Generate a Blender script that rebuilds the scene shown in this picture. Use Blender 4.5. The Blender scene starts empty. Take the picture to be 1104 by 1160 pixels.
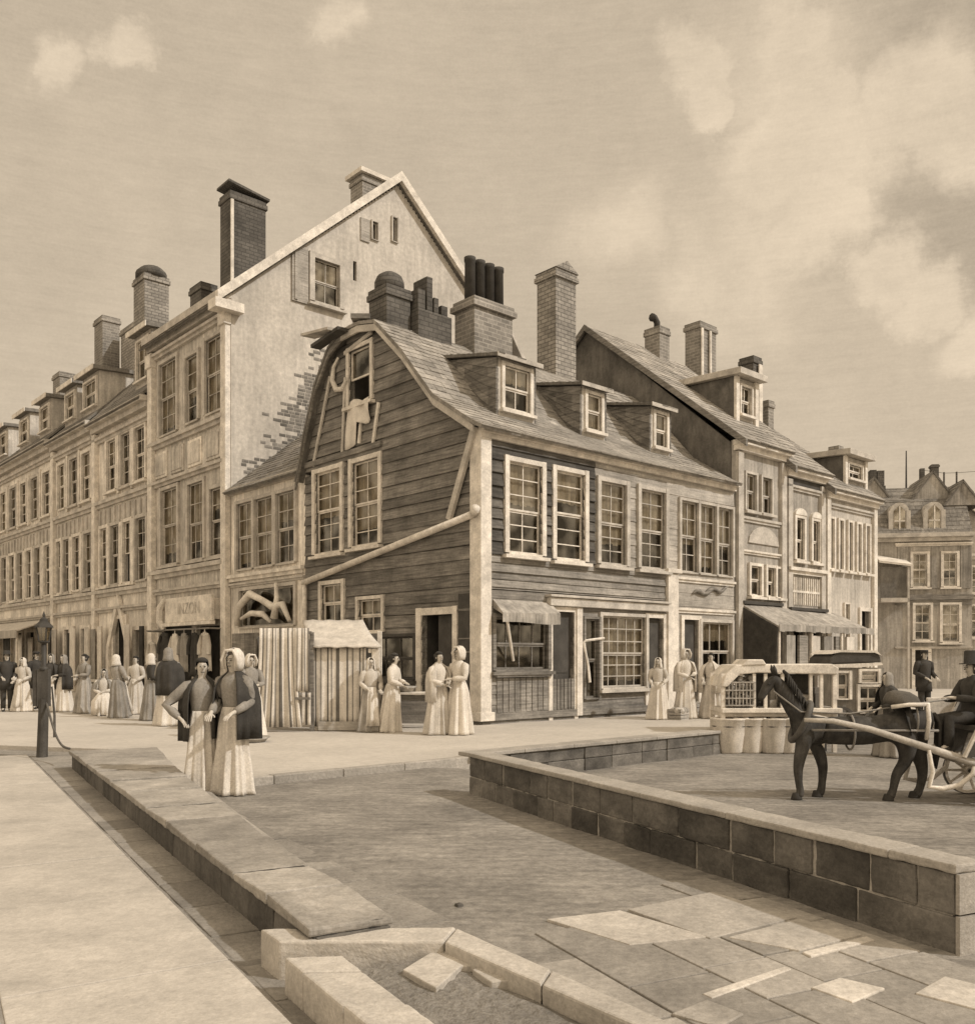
import bpy, bmesh, math, random
from mathutils import Vector, Matrix
random.seed(7)
R = random.Random(11)
SC = bpy.context.scene
COL = SC.collection
rad = math.radians
# ------------------------------------------------------------------ frames
F, CX, HZ, EYE = 1034.0, 552.0, 745.0, 1.6          # photo focal length, centre, horizon row, eye height
A = Vector((-0.14, 20.68, 0.0))                     # street corner of the wooden house
ANG = math.atan2(.669, .743)                        # the right-hand street runs along local X
EX, EY = Vector((math.cos(ANG), math.sin(ANG), 0)), Vector((-math.sin(ANG), math.cos(ANG), 0))
PLZ = 0.08
def street(t, s, z=0.0):
    return A + EX*t + EY*s + Vector((0, 0, z))
def ground(u, v, z=0.0):
    d = F*(EYE-z)/(v-HZ)
    return Vector(((u-CX)/F*d, d, z))
def sstep(x):
    x = max(0.0, min(1.0, x)); return x*x*(3-2*x)
W0 = Vector((-.218, 10.74, 0)); WD = Vector((.425, -.905, 0)).normalized(); WN = Vector((-WD.y, WD.x, 0))
def gz(x, y):
    k = (Vector((x, y, 0))-W0).dot(WN)
    return -.3*sstep((k-.4)/2.6)
# ------------------------------------------------------------------ materials
def S(v, w=1.0):
    return (v, v*(1-.075*w), v*(1-.185*w))
MATS = {}
def mat(name, v, rough=.85, var=.28, scale=1.2, streak=None, amt=.25, bump=.25, bscale=30, brick=None, warm=1.0, spec=.25, mort=.55, fine=.18):
    m = bpy.data.materials.new(name); m.use_nodes = True
    nt = m.node_tree; N = nt.nodes; L = nt.links
    b = N['Principled BSDF']; b.inputs['Roughness'].default_value = rough
    b.inputs['Specular IOR Level'].default_value = spec
    tc = N.new('ShaderNodeTexCoord')
    def noise(vec, sc, det=6, ro=.6):
        n = N.new('ShaderNodeTexNoise'); n.inputs['Scale'].default_value = sc
        n.inputs['Detail'].default_value = det; n.inputs['Roughness'].default_value = ro
        L.new(vec, n.inputs['Vector']); return n.outputs['Fac']
    def rng(fac, lo, hi, a=.3, c=.7):
        r = N.new('ShaderNodeMapRange'); L.new(fac, r.inputs[0])
        r.inputs[1].default_value = a; r.inputs[2].default_value = c
        r.inputs[3].default_value = lo; r.inputs[4].default_value = hi; return r.outputs[0]
    def mul(x, y):
        q = N.new('ShaderNodeMath'); q.operation = 'MULTIPLY'; L.new(x, q.inputs[0]); L.new(y, q.inputs[1]); return q.outputs[0]
    f = rng(noise(tc.outputs['Object'], scale), 1-var, 1+var)
    f = mul(f, rng(noise(tc.outputs['Object'], scale*14, 4, .7), 1-fine, 1+fine))
    f = mul(f, rng(noise(tc.outputs['Object'], 55, 3, .8), .9, 1.1))
    h = None
    if streak:
        mp = N.new('ShaderNodeMapping'); mp.inputs['Scale'].default_value = streak
        L.new(tc.outputs['Object'], mp.inputs['Vector'])
        sn = noise(mp.outputs[0], 1.0, 5, .65)
        f = mul(f, rng(sn, 1-amt, 1+amt)); h = sn
    at = N.new('ShaderNodeAttribute'); at.attribute_name = 'tone'
    ad = N.new('ShaderNodeMath'); ad.operation = 'ADD'; ad.inputs[1].default_value = 1.0
    L.new(at.outputs['Fac'], ad.inputs[0]); f = mul(f, ad.outputs[0])
    hb = noise(tc.outputs['Object'], bscale, 5, .6)
    if brick:
        bt = N.new('ShaderNodeTexBrick'); L.new(tc.outputs['UV'], bt.inputs['Vector'])
        bt.inputs['Color1'].default_value = (.8, .8, .8, 1); bt.inputs['Color2'].default_value = (1.15, 1.15, 1.15, 1)
        bt.inputs['Mortar'].default_value = (mort, mort, mort, 1)
        bt.inputs['Scale'].default_value = 1.0; bt.inputs['Brick Width'].default_value = brick[0]
        bt.inputs['Row Height'].default_value = brick[1]; bt.inputs['Mortar Size'].default_value = brick[2]
        bw = N.new('ShaderNodeRGBToBW'); L.new(bt.outputs['Color'], bw.inputs[0]); f = mul(f, bw.outputs[0])
        hb = mul(hb, rng(bt.outputs['Fac'], 1.0, .2, 0, 1))
    mx = N.new('ShaderNodeVectorMath'); mx.operation = 'SCALE'
    mx.inputs[0].default_value = S(v, warm); L.new(f, mx.inputs['Scale'])
    L.new(mx.outputs[0], b.inputs['Base Color'])
    if bump:
        bp = N.new('ShaderNodeBump'); bp.inputs['Strength'].default_value = bump; bp.inputs['Distance'].default_value = .03
        L.new(mul(hb, h) if h is not None else hb, bp.inputs['Height']); L.new(bp.outputs[0], b.inputs['Normal'])
    MATS[name] = m; return m
VS = (7, 7, .5); HS = (.6, .6, 14)
M = {}
def defm(k, *a, **kw): M[k] = mat(k, *a, **kw)
defm('plaster_white', .49, var=.22, scale=.5, streak=(5, 5, .7), amt=.14)
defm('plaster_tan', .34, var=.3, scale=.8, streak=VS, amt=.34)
defm('plaster_mid', .30, var=.3, scale=.8, streak=VS, amt=.4)
defm('plaster_row', .64, var=.38, scale=.55, streak=VS, amt=.34)
defm('plaster_grey', .5, var=.4, scale=.6, streak=VS, amt=.4)
defm('plaster_pier', .50, var=.25, scale=.8, streak=VS, amt=.25)
defm('plaster_pale', .44, var=.25, scale=.8, streak=VS, amt=.26)
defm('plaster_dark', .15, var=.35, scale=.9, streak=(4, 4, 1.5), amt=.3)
defm('wood_dark', .175, var=.3, scale=1.5, streak=(1.2, 1.2, 22), amt=.45)
defm('wood_mid', .20, var=.35, scale=1.2, streak=(1.2, 1.2, 22), amt=.45)
defm('wood_front', .105, var=.3, scale=1.2, streak=(1.2, 1.2, 22), amt=.5)
defm('wood_band', .29, var=.3, scale=1.2, streak=(1.2, 1.2, 22), amt=.4)
defm('wood_pale', .36, var=.3, scale=1.2, streak=(1.2, 1.2, 22), amt=.3)
defm('trim', .64, var=.18, scale=2, streak=(4, 4, 4), amt=.14)
defm('trim_tan', .46, var=.22, scale=2, streak=(3, 3, 3), amt=.2)
defm('frame_dark', .07, var=.3, scale=3)
defm('shingle', .29, var=.3, scale=.8, streak=(6, 6, 6), amt=.25)
defm('slate', .19, var=.3, scale=.7, streak=(8, 8, 3), amt=.3)
defm('brick', .22, var=.3, scale=1.0, brick=(.34, .12, .016), mort=1.4)
defm('brick_pale', .30, var=.3, scale=1.0, brick=(.3, .13, .016), mort=.5)
defm('brick_shade', .17, var=.3, scale=1.0, brick=(.3, .12, .014), mort=1.3)
defm('brick_dark', .11, var=.35, scale=1.0, brick=(.3, .12, .014), mort=.6)
defm('pot', .06, var=.3, scale=3)
defm('block', .12, var=.4, scale=2.2, streak=(3, 3, 6), amt=.3, bump=.6)
defm('dark_joint', .05, var=.4, scale=4)
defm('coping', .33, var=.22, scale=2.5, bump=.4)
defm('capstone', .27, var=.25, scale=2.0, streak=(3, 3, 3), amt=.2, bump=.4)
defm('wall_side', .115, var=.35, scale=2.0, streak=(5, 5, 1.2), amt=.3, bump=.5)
defm('street', .225, var=.28, scale=.9, streak=(2.2, 9, 2), amt=.24, bump=.9, bscale=16, fine=.28)
defm('plaza', .46, var=.1, scale=.6, bump=.3, bscale=20, fine=.1)
defm('pavement', .43, var=.13, scale=1.3, streak=(3, 3, 3), amt=.09, bump=.4, bscale=24, fine=.12)
defm('gutter', .25, var=.25, scale=1.6, bump=.5, bscale=22)
defm('paving', .30, var=.2, scale=1.5, streak=(4, 2, 2), amt=.18, bump=.5, bscale=26)
defm('kerb', .34, var=.2, scale=1.6, bump=.4)
defm('planter', .42, var=.18, scale=2.2, streak=(3, 3, 3), amt=.12, bump=.4)
defm('dirt', .19, var=.32, scale=2.5, bump=1.0, bscale=20, fine=.3)
defm('interior', .06, var=.4, scale=2)
defm('curtain', .42, var=.25, scale=2, streak=(12, 12, 1.2), amt=.3)
defm('cloth_pale', .52, var=.18, scale=3, streak=(8, 8, 1), amt=.16)
defm('cloth_aged', .33, var=.3, scale=3, streak=(8, 8, 1), amt=.3)
defm('cloth_white', .62, var=.15, scale=3, streak=(6, 6, 1), amt=.14)
defm('cloth_mid', .26, var=.25, scale=3, streak=(8, 8, 1.2), amt=.25)
defm('cloth_dark', .05, var=.35, scale=4)
defm('cloth_brown', .10, var=.35, scale=4, warm=1.25)
defm('stripe_dark', .15, var=.3, scale=3, streak=(8, 8, 1), amt=.2)
defm('skin', .5, var=.08, scale=5, rough=.6, bump=.05, warm=1.15)
defm('hair', .045, var=.3, scale=8)
defm('horse', .05, var=.5, scale=5, rough=.75, bump=.3, streak=(14, 14, 4), amt=.3)
defm('leather', .09, var=.3, scale=5, rough=.6)
defm('leather_tan', .24, var=.3, scale=6, rough=.6)
defm('iron', .05, var=.3, scale=6, rough=.55)
defm('post_wood', .07, var=.3, scale=3, streak=(9, 9, 1.5), amt=.3)
defm('rope', .10, var=.3, scale=6)
defm('straw', .34, var=.35, scale=6, streak=(9, 9, 9), amt=.35)
def glass():
    m = bpy.data.materials.new('glass'); m.use_nodes = True; nt = m.node_tree; N = nt.nodes; L = nt.links
    N.remove(N['Principled BSDF']); out = N['Material Output']
    t = N.new('ShaderNodeBsdfTransparent'); t.inputs[0].default_value = (.62, .58, .5, 1)
    g = N.new('ShaderNodeBsdfGlossy'); g.inputs['Roughness'].default_value = .08; g.inputs[0].default_value = (.9, .85, .75, 1)
    mx = N.new('ShaderNodeMixShader')
    n = N.new('ShaderNodeTexNoise'); n.inputs['Scale'].default_value = 1.7
    tc = N.new('ShaderNodeTexCoord'); L.new(tc.outputs['Object'], n.inputs['Vector'])
    r = N.new('ShaderNodeMapRange'); r.inputs[1].default_value = .4; r.inputs[2].default_value = .65; r.inputs[3].default_value = .06; r.inputs[4].default_value = .3
    L.new(n.outputs['Fac'], r.inputs[0]); L.new(r.outputs[0], mx.inputs[0])
    L.new(t.outputs[0], mx.inputs[1]); L.new(g.outputs[0], mx.inputs[2]); L.new(mx.outputs[0], out.inputs[0])
    M['glass'] = m
glass()
# ------------------------------------------------------------------ mesh builder
OFF = {}
class PL:
    """a wall plane: a runs along it, n stands out of it, z is up"""
    def __init__(self, o, du, dn): self.o, self.du, self.dn = Vector(o), Vector(du), Vector(dn)
    def p(self, a, n, z): return self.o + self.du*a + self.dn*n + Vector((0, 0, z))
def RP(s=0): return PL((0, s, 0), (1, 0, 0), (0, -1, 0))     # walls facing the right-hand street
def LP(t=0): return PL((t, 0, 0), (0, 1, 0), (-1, 0, 0))     # walls facing the left-hand street
class MB:
    def __init__(s): s.v, s.f, s.m, s.t = [], [], [], []
    def poly(s, pts, tone=0., m=0):
        i = len(s.v); s.v += [Vector(p) for p in pts]; s.f.append(tuple(range(i, i+len(pts)))); s.m.append(m); s.t.append(tone)
    def hexa(s, p, tone=0., m=0):
        i = len(s.v); s.v += [Vector(q) for q in p]
        for q in ((0, 1, 2, 3), (7, 6, 5, 4), (0, 4, 5, 1), (1, 5, 6, 2), (2, 6, 7, 3), (3, 7, 4, 0)):
            s.f.append(tuple(i+k for k in q)); s.m.append(m); s.t.append(tone)
    def box(s, x0, x1, y0, y1, z0, z1, tone=0., m=0):
        s.hexa([(x0, y0, z0), (x1, y0, z0), (x1, y1, z0), (x0, y1, z0), (x0, y0, z1), (x1, y0, z1), (x1, y1, z1), (x0, y1, z1)], tone, m)
    def pbox(s, pl, a0, a1, n0, n1, z0, z1, tone=0., m=0):
        s.hexa([pl.p(a0, n0, z0), pl.p(a1, n0, z0), pl.p(a1, n1, z0), pl.p(a0, n1, z0), pl.p(a0, n0, z1), pl.p(a1, n0, z1), pl.p(a1, n1, z1), pl.p(a0, n1, z1)], tone, m)
    def prism(s, pts, vec, tone=0., m=0):
        i = len(s.v); n = len(pts); vec = Vector(vec)
        s.v += [Vector(p) for p in pts] + [Vector(p)+vec for p in pts]
        fs = [tuple(range(i, i+n)), tuple(range(i+2*n-1, i+n-1, -1))] + [(i+k, i+(k+1) % n, i+n+(k+1) % n, i+n+k) for k in range(n)]
        for q in fs: s.f.append(q); s.m.append(m); s.t.append(tone)
    def bar(s, p, q, w, h, up=(0, 0, 1), tone=0., m=0):
        p, q = Vector(p), Vector(q); d = (q-p).normalized(); sd = d.cross(Vector(up))
        if sd.length < 1e-4: sd = d.cross(Vector((1, 0, 0)))
        sd.normalize(); u = sd.cross(d); a, b = sd*w/2, u*h/2
        s.hexa([p-a-b, p+a-b, p+a+b, p-a+b, q-a-b, q+a-b, q+a+b, q-a+b], tone, m)
    def tube(s, pts, r, n=8, tone=0., m=0):
        pts = [Vector(p) for p in pts]; rs = r if isinstance(r, (list, tuple)) else [r]*len(pts); i0 = len(s.v); ref = None
        for k, p in enumerate(pts):
            d = (pts[min(k+1, len(pts)-1)]-pts[max(k-1, 0)]).normalized()
            if ref is None: ref = Vector((0, 0, 1)) if abs(d.z) < .9 else Vector((1, 0, 0))
            a = d.cross(ref).normalized(); b = a.cross(d); ref = b
            for j in range(n):
                th = 2*math.pi*j/n; s.v.append(p+(a*math.cos(th)+b*math.sin(th))*rs[k])
        for k in range(len(pts)-1):
            for j in range(n):
                s.f.append((i0+k*n+j, i0+k*n+(j+1) % n, i0+(k+1)*n+(j+1) % n, i0+(k+1)*n+j)); s.m.append(m); s.t.append(tone)
        s.f.append(tuple(i0+j for j in range(n))); s.m.append(m); s.t.append(tone)
        e = i0+(len(pts)-1)*n; s.f.append(tuple(e+n-1-j for j in range(n))); s.m.append(m); s.t.append(tone)
    def lathe(s, prof, c=(0, 0, 0), n=20, fold=None, sx=1, sy=1, tone=0., m=0, cap=True, arc=None):
        c = Vector(c); i0 = len(s.v)
        full = arc is None; a0, a1 = arc if arc else (0, 2*math.pi); cnt = n if full else n+1
        for k, (r, z) in enumerate(prof):
            for j in range(cnt):
                th = a0+(a1-a0)*j/n; rr = r*(1+(fold(th, k/(len(prof)-1)) if fold else 0))
                s.v.append(c+Vector((rr*math.cos(th)*sx, rr*math.sin(th)*sy, z)))
        for k in range(len(prof)-1):
            for j in range(n):
                j2 = (j+1) % cnt
                s.f.append((i0+k*cnt+j, i0+k*cnt+j2, i0+(k+1)*cnt+j2, i0+(k+1)*cnt+j)); s.m.append(m); s.t.append(tone)
        if cap and full:
            s.f.append(tuple(i0+j for j in range(n))); s.m.append(m); s.t.append(tone)
            e = i0+(len(prof)-1)*n; s.f.append(tuple(e+n-1-j for j in range(n))); s.m.append(m); s.t.append(tone)
    def ell(s, c, rx, ry, rz, n=12, k=8, tone=0., m=0):
        s.lathe([(max(1e-3, math.sin(math.pi*i/k)), -math.cos(math.pi*i/k)*rz) for i in range(k+1)], c, n, sx=rx, sy=ry, tone=tone, m=m, cap=False)
    def build(s, name, mats, parent=None, smooth=False, bevel=0., loc=None, rz=0., solid=0., recalc=True, weld=False, rough=0.):
        off = OFF.get(parent.name, Vector((0, 0, 0))) if parent else Vector((0, 0, 0))
        me = bpy.data.meshes.new(name); me.from_pydata([tuple(p-off) for p in s.v], [], s.f)
        if not isinstance(mats, (list, tuple)): mats = [mats]
        for q in mats: me.materials.append(M[q] if isinstance(q, str) else q)
        me.polygons.foreach_set('material_index', s.m)
        if recalc:
            bm = bmesh.new(); bm.from_mesh(me); bmesh.ops.recalc_face_normals(bm, faces=bm.faces); bm.to_mesh(me); bm.free()
        if weld:
            bm = bmesh.new(); bm.from_mesh(me); ln = bm.faces.layers.float.new('tone')
            bm.faces.ensure_lookup_table()
            for f_, t_ in zip(bm.faces, s.t): f_[ln] = t_
            bmesh.ops.remove_doubles(bm, verts=bm.verts, dist=1e-4); bm.to_mesh(me); bm.free()
        at = None if weld else me.attributes.new('tone', 'FLOAT', 'FACE')
        if at: at.data.foreach_set('value', s.t)
        uv = me.uv_layers.new(name='UVMap')
        for p in me.polygons:
            n = p.normal
            for li in p.loop_indices:
                c = me.vertices[me.loops[li].vertex_index].co
                if abs(n.z) > .8: uv.data[li].uv = (c.x, c.y)
                elif abs(n.x) > abs(n.y): uv.data[li].uv = (c.y, c.z)
                else: uv.data[li].uv = (c.x, c.z)
        if smooth: me.polygons.foreach_set('use_smooth', [True]*len(me.polygons))
        o = bpy.data.objects.new(name, me); COL.objects.link(o)
        if parent: o.parent = parent; OFF[o.name] = off
        if loc is not None: o.location = loc
        if rz: o.rotation_euler.z = rz
        if bevel:
            b = o.modifiers.new('Bevel', 'BEVEL'); b.width = bevel; b.segments = 2; b.limit_method = 'ANGLE'
        if rough:
            TX = bpy.data.textures.get('chipped') or bpy.data.textures.new('chipped', 'CLOUDS'); TX.noise_scale = .09; TX.noise_depth = 3
            sb_ = o.modifiers.new('Subdivide', 'SUBSURF'); sb_.subdivision_type = 'SIMPLE'; sb_.levels = sb_.render_levels = 4
            dp_ = o.modifiers.new('Chips', 'DISPLACE'); dp_.texture = TX; dp_.texture_coords = 'LOCAL'; dp_.strength = rough; dp_.mid_level = .5
        if solid:
            b = o.modifiers.new('Solidify', 'SOLIDIFY'); b.thickness = solid; b.offset = 0
        return o
def tag(o, label=None, cat=None, group=None, kind=None):
    if label: o['label'] = label
    if cat: o['category'] = cat
    if group: o['group'] = group
    if kind: o['kind'] = kind
    return o
def thing(name, label, cat, loc=(0, 0, 0), rz=0., group=None):
    o = bpy.data.objects.new(name, None); COL.objects.link(o); o.empty_display_size = .3
    o.location = loc; o.rotation_euler.z = rz
    return tag(o, label, cat, group)
def house(name, label, cat, t, s, group=None):
    """an Empty at the street corner (t, s) of the house; its parts are given in street coordinates"""
    o = thing(name, label, cat, street(t, s, PLZ), ANG, group); OFF[o.name] = Vector((t, s, 0)); return o
# ------------------------------------------------------------------ walls, windows, roofs
def cells(z0, z1, rows, span, ops):
    zs = sorted(set([z0, z1]+[r for r in rows if z0 < r < z1]+[q for o in ops for q in (o[2], o[3]) if z0 < q < z1]))
    for za, zb in zip(zs, zs[1:]):
        if zb-za < 1e-4: continue
        zm = (za+zb)/2; iv = [span(zm)]
        for o in ops:
            if o[2] < zm < o[3]:
                nv = []
                for a, b in iv:
                    if o[1] <= a or o[0] >= b: nv.append((a, b)); continue
                    if o[0] > a: nv.append((a, o[0]))
                    if o[1] < b: nv.append((o[1], b))
                iv = nv
        for a, b in iv:
            if b-a > 1e-3: yield za, zb, a, b
def niches(mb, pl, ops, depth=.55, th=.14, mi=1):
    for o in ops:
        a0, a1, z0, z1 = o[:4]; e = .02
        P = lambda a, n, z: pl.p(a, n, z)
        a0 -= e; a1 += e; z0 -= e; z1 += e; n0, n1 = -th+.01, -depth
        mb.poly([P(a0, n1, z0), P(a1, n1, z0), P(a1, n1, z1), P(a0, n1, z1)], 0, mi)
        mb.poly([P(a0, n0, z0), P(a0, n1, z0), P(a0, n1, z1), P(a0, n0, z1)], 0, mi)
        mb.poly([P(a1, n0, z0), P(a1, n1, z0), P(a1, n1, z1), P(a1, n0, z1)], 0, mi)
        mb.poly([P(a0, n0, z0), P(a1, n0, z0), P(a1, n1, z0), P(a0, n1, z0)], 0, mi)
        mb.poly([P(a0, n0, z1), P(a1, n0, z1), P(a1, n1, z1), P(a0, n1, z1)], 0, mi)
def plain_wall(pl, a0, a1, z0, z1, ops, span=None, th=.14, rows=()):
    mb = MB(); sp = span or (lambda z: (a0, a1))
    rr = list(rows)
    if span: rr += [z0+(z1-z0)*k/170 for k in range(60, 170)]
    for za, zb, a, b in cells(z0, z1, rr, sp, ops): mb.pbox(pl, a, b, -th, 0, za, zb)
    niches(mb, pl, ops); return mb
def board_wall(pl, a0, a1, z0, z1, ops, span=None, bh=.24, var=.3, th=.14, lap=.038):
    mb = MB(); rows = []; z = z0
    while z < z1: rows.append(z); z += bh*R.uniform(.85, 1.15)
    rows.append(z1)
    for k, (ra, rb) in enumerate(zip(rows, rows[1:])):
        if rb-ra < .02: continue
        base = R.uniform(-var, var)*.6; cut = [a0]
        while cut[-1] < a1: cut.append(cut[-1]+R.uniform(1.2, 3.6))
        sp = span or (lambda z: (a0, a1)); w0, w1 = R.uniform(-.012, .012), R.uniform(-.012, .012); ex = R.uniform(.6, 1.5)
        for za, zb, a, b in cells(ra, rb, (), sp, ops):
            xs = [a]+[c for c in cut if a+.15 < c < b-.15]+[b]
            for xa, xb in zip(xs, xs[1:]):
                f = lambda z: lap*ex*(rb-z)/(rb-ra)+.004
                dz = lambda x: w0+(w1-w0)*(x-a0)/max(.1, a1-a0)
                za2 = za if za > ra+1e-4 else za
                mb.hexa([pl.p(xa, -th, za2), pl.p(xb, -th, za2), pl.p(xb, f(za), za2+dz(xb)), pl.p(xa, f(za), za2+dz(xa)),
                         pl.p(xa, -th, zb), pl.p(xb, -th, zb), pl.p(xb, f(zb), zb+dz(xb)), pl.p(xa, f(zb), zb+dz(xa))], base+R.uniform(-var, var)*.5)
    niches(mb, pl, ops); return mb
def window(par, pl, o, cols=2, rows=4, w=.11, fm='trim', blind=None, sill=True, open_=0, name='window', arch=False, proud=.085, label=None, bm='curtain', flat=False):
    a0, a1, z0, z1 = o[:4]; mb = MB(); j = lambda: R.uniform(-.012, .012)
    mb.pbox(pl, a0-w, a0, -.1, proud+j(), z0-.02, z1+w*.9); mb.pbox(pl, a1, a1+w, -.1, proud+j(), z0-.02, z1+w*.9)
    mb.pbox(pl, a0, a1, -.1, proud-.004, z1, z1+w*.86); mb.pbox(pl, a0, a1, -.1, proud-.006, z0-w*.5, z0)
    if arch:
        am = (a0+a1)/2; rr = (a1-a0)/2+w
        pts = [pl.p(am+rr*math.cos(math.pi*k/10), 0, z1+w*.8+rr*.6*math.sin(math.pi*k/10)) for k in range(11)]
        mb.prism(pts, pl.dn*(proud+.02))
    b = .045
    zm = z0+(z1-z0)*R.uniform(.46, .52)
    sash = [(z0, zm, -.075), (zm, z1, -.05)] if rows > 1 else [(z0, z1, -.06)]
    for q, (za, zb, n) in enumerate(sash):
        if open_ and q == 0: continue
        mb.pbox(pl, a0, a0+b, n-.02, n+.02, za, zb); mb.pbox(pl, a1-b, a1, n-.02, n+.02, za, zb)
        mb.pbox(pl, a0+b, a1-b, n-.02, n+.02, zb-b, zb); mb.pbox(pl, a0+b, a1-b, n-.02, n+.02, za, za+b)
        for c in range(1, cols):
            x = a0+(a1-a0)*c/cols; mb.pbox(pl, x-.013, x+.013, n-.012, n+.016, za+b, zb-b)
        nr = max(1, rows//len(sash))
        for r in range(1, nr):
            z = za+(zb-za)*r/nr; mb.pbox(pl, a0+b, a1-b, n-.012, n+.018, z-.013, z+.013)
    if not flat:
        f = mb.build(name, fm, par)
        if label: f['label'] = label
    pb = mb if flat else MB(); mi = 1 if flat else 0
    for q, (za, zb, n) in enumerate(sash):
        if open_ and q == 0: continue
        pb.poly([pl.p(a0+.01, n-.004, za), pl.p(a1-.01, n-.004, za), pl.p(a1-.01, n-.004, zb), pl.p(a0+.01, n-.004, zb)], 0, mi)
    if pb.f and not flat: pb.build('pane', 'glass', f)
    if blind:
        cb = mb if flat else MB(); n = 10; mi = 2 if flat else 0
        for k in range(n):
            x0, x1 = a0+(a1-a0)*k/n, a0+(a1-a0)*(k+1)/n; d0, d1 = -.13-.02*(k % 2), -.13-.02*((k+1) % 2)
            zb = z1-(z1-z0)*blind+R.uniform(-.03, .03)
            cb.poly([pl.p(x0, d0, zb), pl.p(x1, d1, zb), pl.p(x1, d1, z1), pl.p(x0, d0, z1)], R.uniform(-.2, .15), mi)
        if not flat: cb.build('curtain', bm, f)
    if sill:
        sb = mb if flat else MB(); sb.pbox(pl, a0-w-.05, a1+w+.05, -.05, proud+.09, z0-w*.5-.08, z0-w*.5-.002)
        if not flat: sb.build('sill', fm, f)
    if flat: f = mb.build(name, [fm, 'glass', bm], par)
    return f
def band(par, pl, a0, a1, z, h=.16, out=.14, m='trim_tan', name='ledge'):
    mb = MB(); mb.pbox(pl, a0, a1, -.02, out*.55, z-h*.5, z+.003); mb.pbox(pl, a0-.03, a1+.03, -.02, out, z+.003, z+h*.5)
    return mb.build(name, m, par)
def seglen(p):
    out = [0]
    for a, b in zip(p, p[1:]): out.append(out[-1]+math.hypot(b[0]-a[0], b[1]-a[1]))
    return out
def along(p, ln, d):
    for k in range(len(p)-1):
        if d <= ln[k+1]+1e-6:
            f = (d-ln[k])/max(1e-6, ln[k+1]-ln[k]); return (p[k][0]+(p[k+1][0]-p[k][0])*f, p[k][1]+(p[k+1][1]-p[k][1])*f)
    return p[-1]
def roof(prof, a0, a1, axis='x', course=.22, w=.26, th=.07, var=.3, sag=0., a1f=None):
    """shingle courses from the eave (prof[0]) up to prof[-1]; a runs along the ridge"""
    mb = MB(); ln = seglen(prof); n = max(1, int(ln[-1]/course)); pts = [along(prof, ln, ln[-1]*k/n) for k in range(n+1)]
    def P(a, q, up=0., nrm=(0, 1)):
        y, z = q[0]+nrm[0]*up, q[1]+nrm[1]*up; z -= sag*math.sin(math.pi*max(0, min(1, (a-a0)/(a1-a0))))
        return (a, y, z) if axis == 'x' else (y, a, z)
    for k in range(n):
        p, q = pts[k], pts[k+1]; L = math.hypot(q[0]-p[0], q[1]-p[1]); nn = (-(q[1]-p[1])/L, (q[0]-p[0])/L)
        if nn[1] < 0: nn = (-nn[0], -nn[1])
        mb.hexa([P(a0, p, -th, nn), P(a1, p, -th, nn), P(a1, q, -th, nn), P(a0, q, -th, nn), P(a0, p, 0, nn), P(a1, p, 0, nn), P(a1, q, 0, nn), P(a0, q, 0, nn)], -.2)
        x = a0; tb = R.uniform(-var, var)*.4
        while x < a1-.02:
            x2 = min(a1, x+w*R.uniform(.6, 1.5)); u = R.uniform(.018, .034); e = R.uniform(-.012, .02)
            p2 = (p[0]-(q[0]-p[0])*.12+(q[0]-p[0])/L*e, p[1]-(q[1]-p[1])*.12+(q[1]-p[1])/L*e)
            mb.hexa([P(x+.004, p2, .004, nn), P(x2-.004, p2, .004, nn), P(x2-.004, q, .002, nn), P(x+.004, q, .002, nn),
                     P(x+.004, p2, u, nn), P(x2-.004, p2, u, nn), P(x2-.004, q, .01, nn), P(x+.004, q, .01, nn)], tb+R.uniform(-var, var)*.5)
            x = x2
    return mb
def chimney(par, x0, x1, y0, y1, z0, z1, m='brick', cap=.06, pots=0, pitched=False, potz=.5, label=None, bands=True):
    mb = MB(); mb.box(x0, x1, y0, y1, z0, z1-.28)
    c = cap; mb.box(x0-c, x1+c, y0-c, y1+c, z1-.28, z1-.12, .1); mb.box(x0-c*.4, x1+c*.4, y0-c*.4, y1+c*.4, z1-.12, z1, -.1)
    if pitched:
        xm = (x0+x1)/2; mb.prism([(x0-c, y0-c, z1), (x1+c, y0-c, z1), (xm, y0-c, z1+pitched)], (0, y1-y0+2*c, 0), .1)
    o = mb.build('chimney', m, par, bevel=.012)
    if label: o['label'] = label
    for k in range(pots):
        pm = MB(); x = x0+(x1-x0)*(k+.5)/pots; r = min((x1-x0)/pots, y1-y0)*.36
        pm.lathe([(r*.9, z1-.02), (r*.8, z1+potz*.85), (r, z1+potz*.87), (r, z1+potz), (r*.7, z1+potz), (r*.65, z1+potz*.6)], (x, (y0+y1)/2, 0), 12)
        pm.build('chimney_pot', 'pot', o, smooth=True)
    return o
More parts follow.
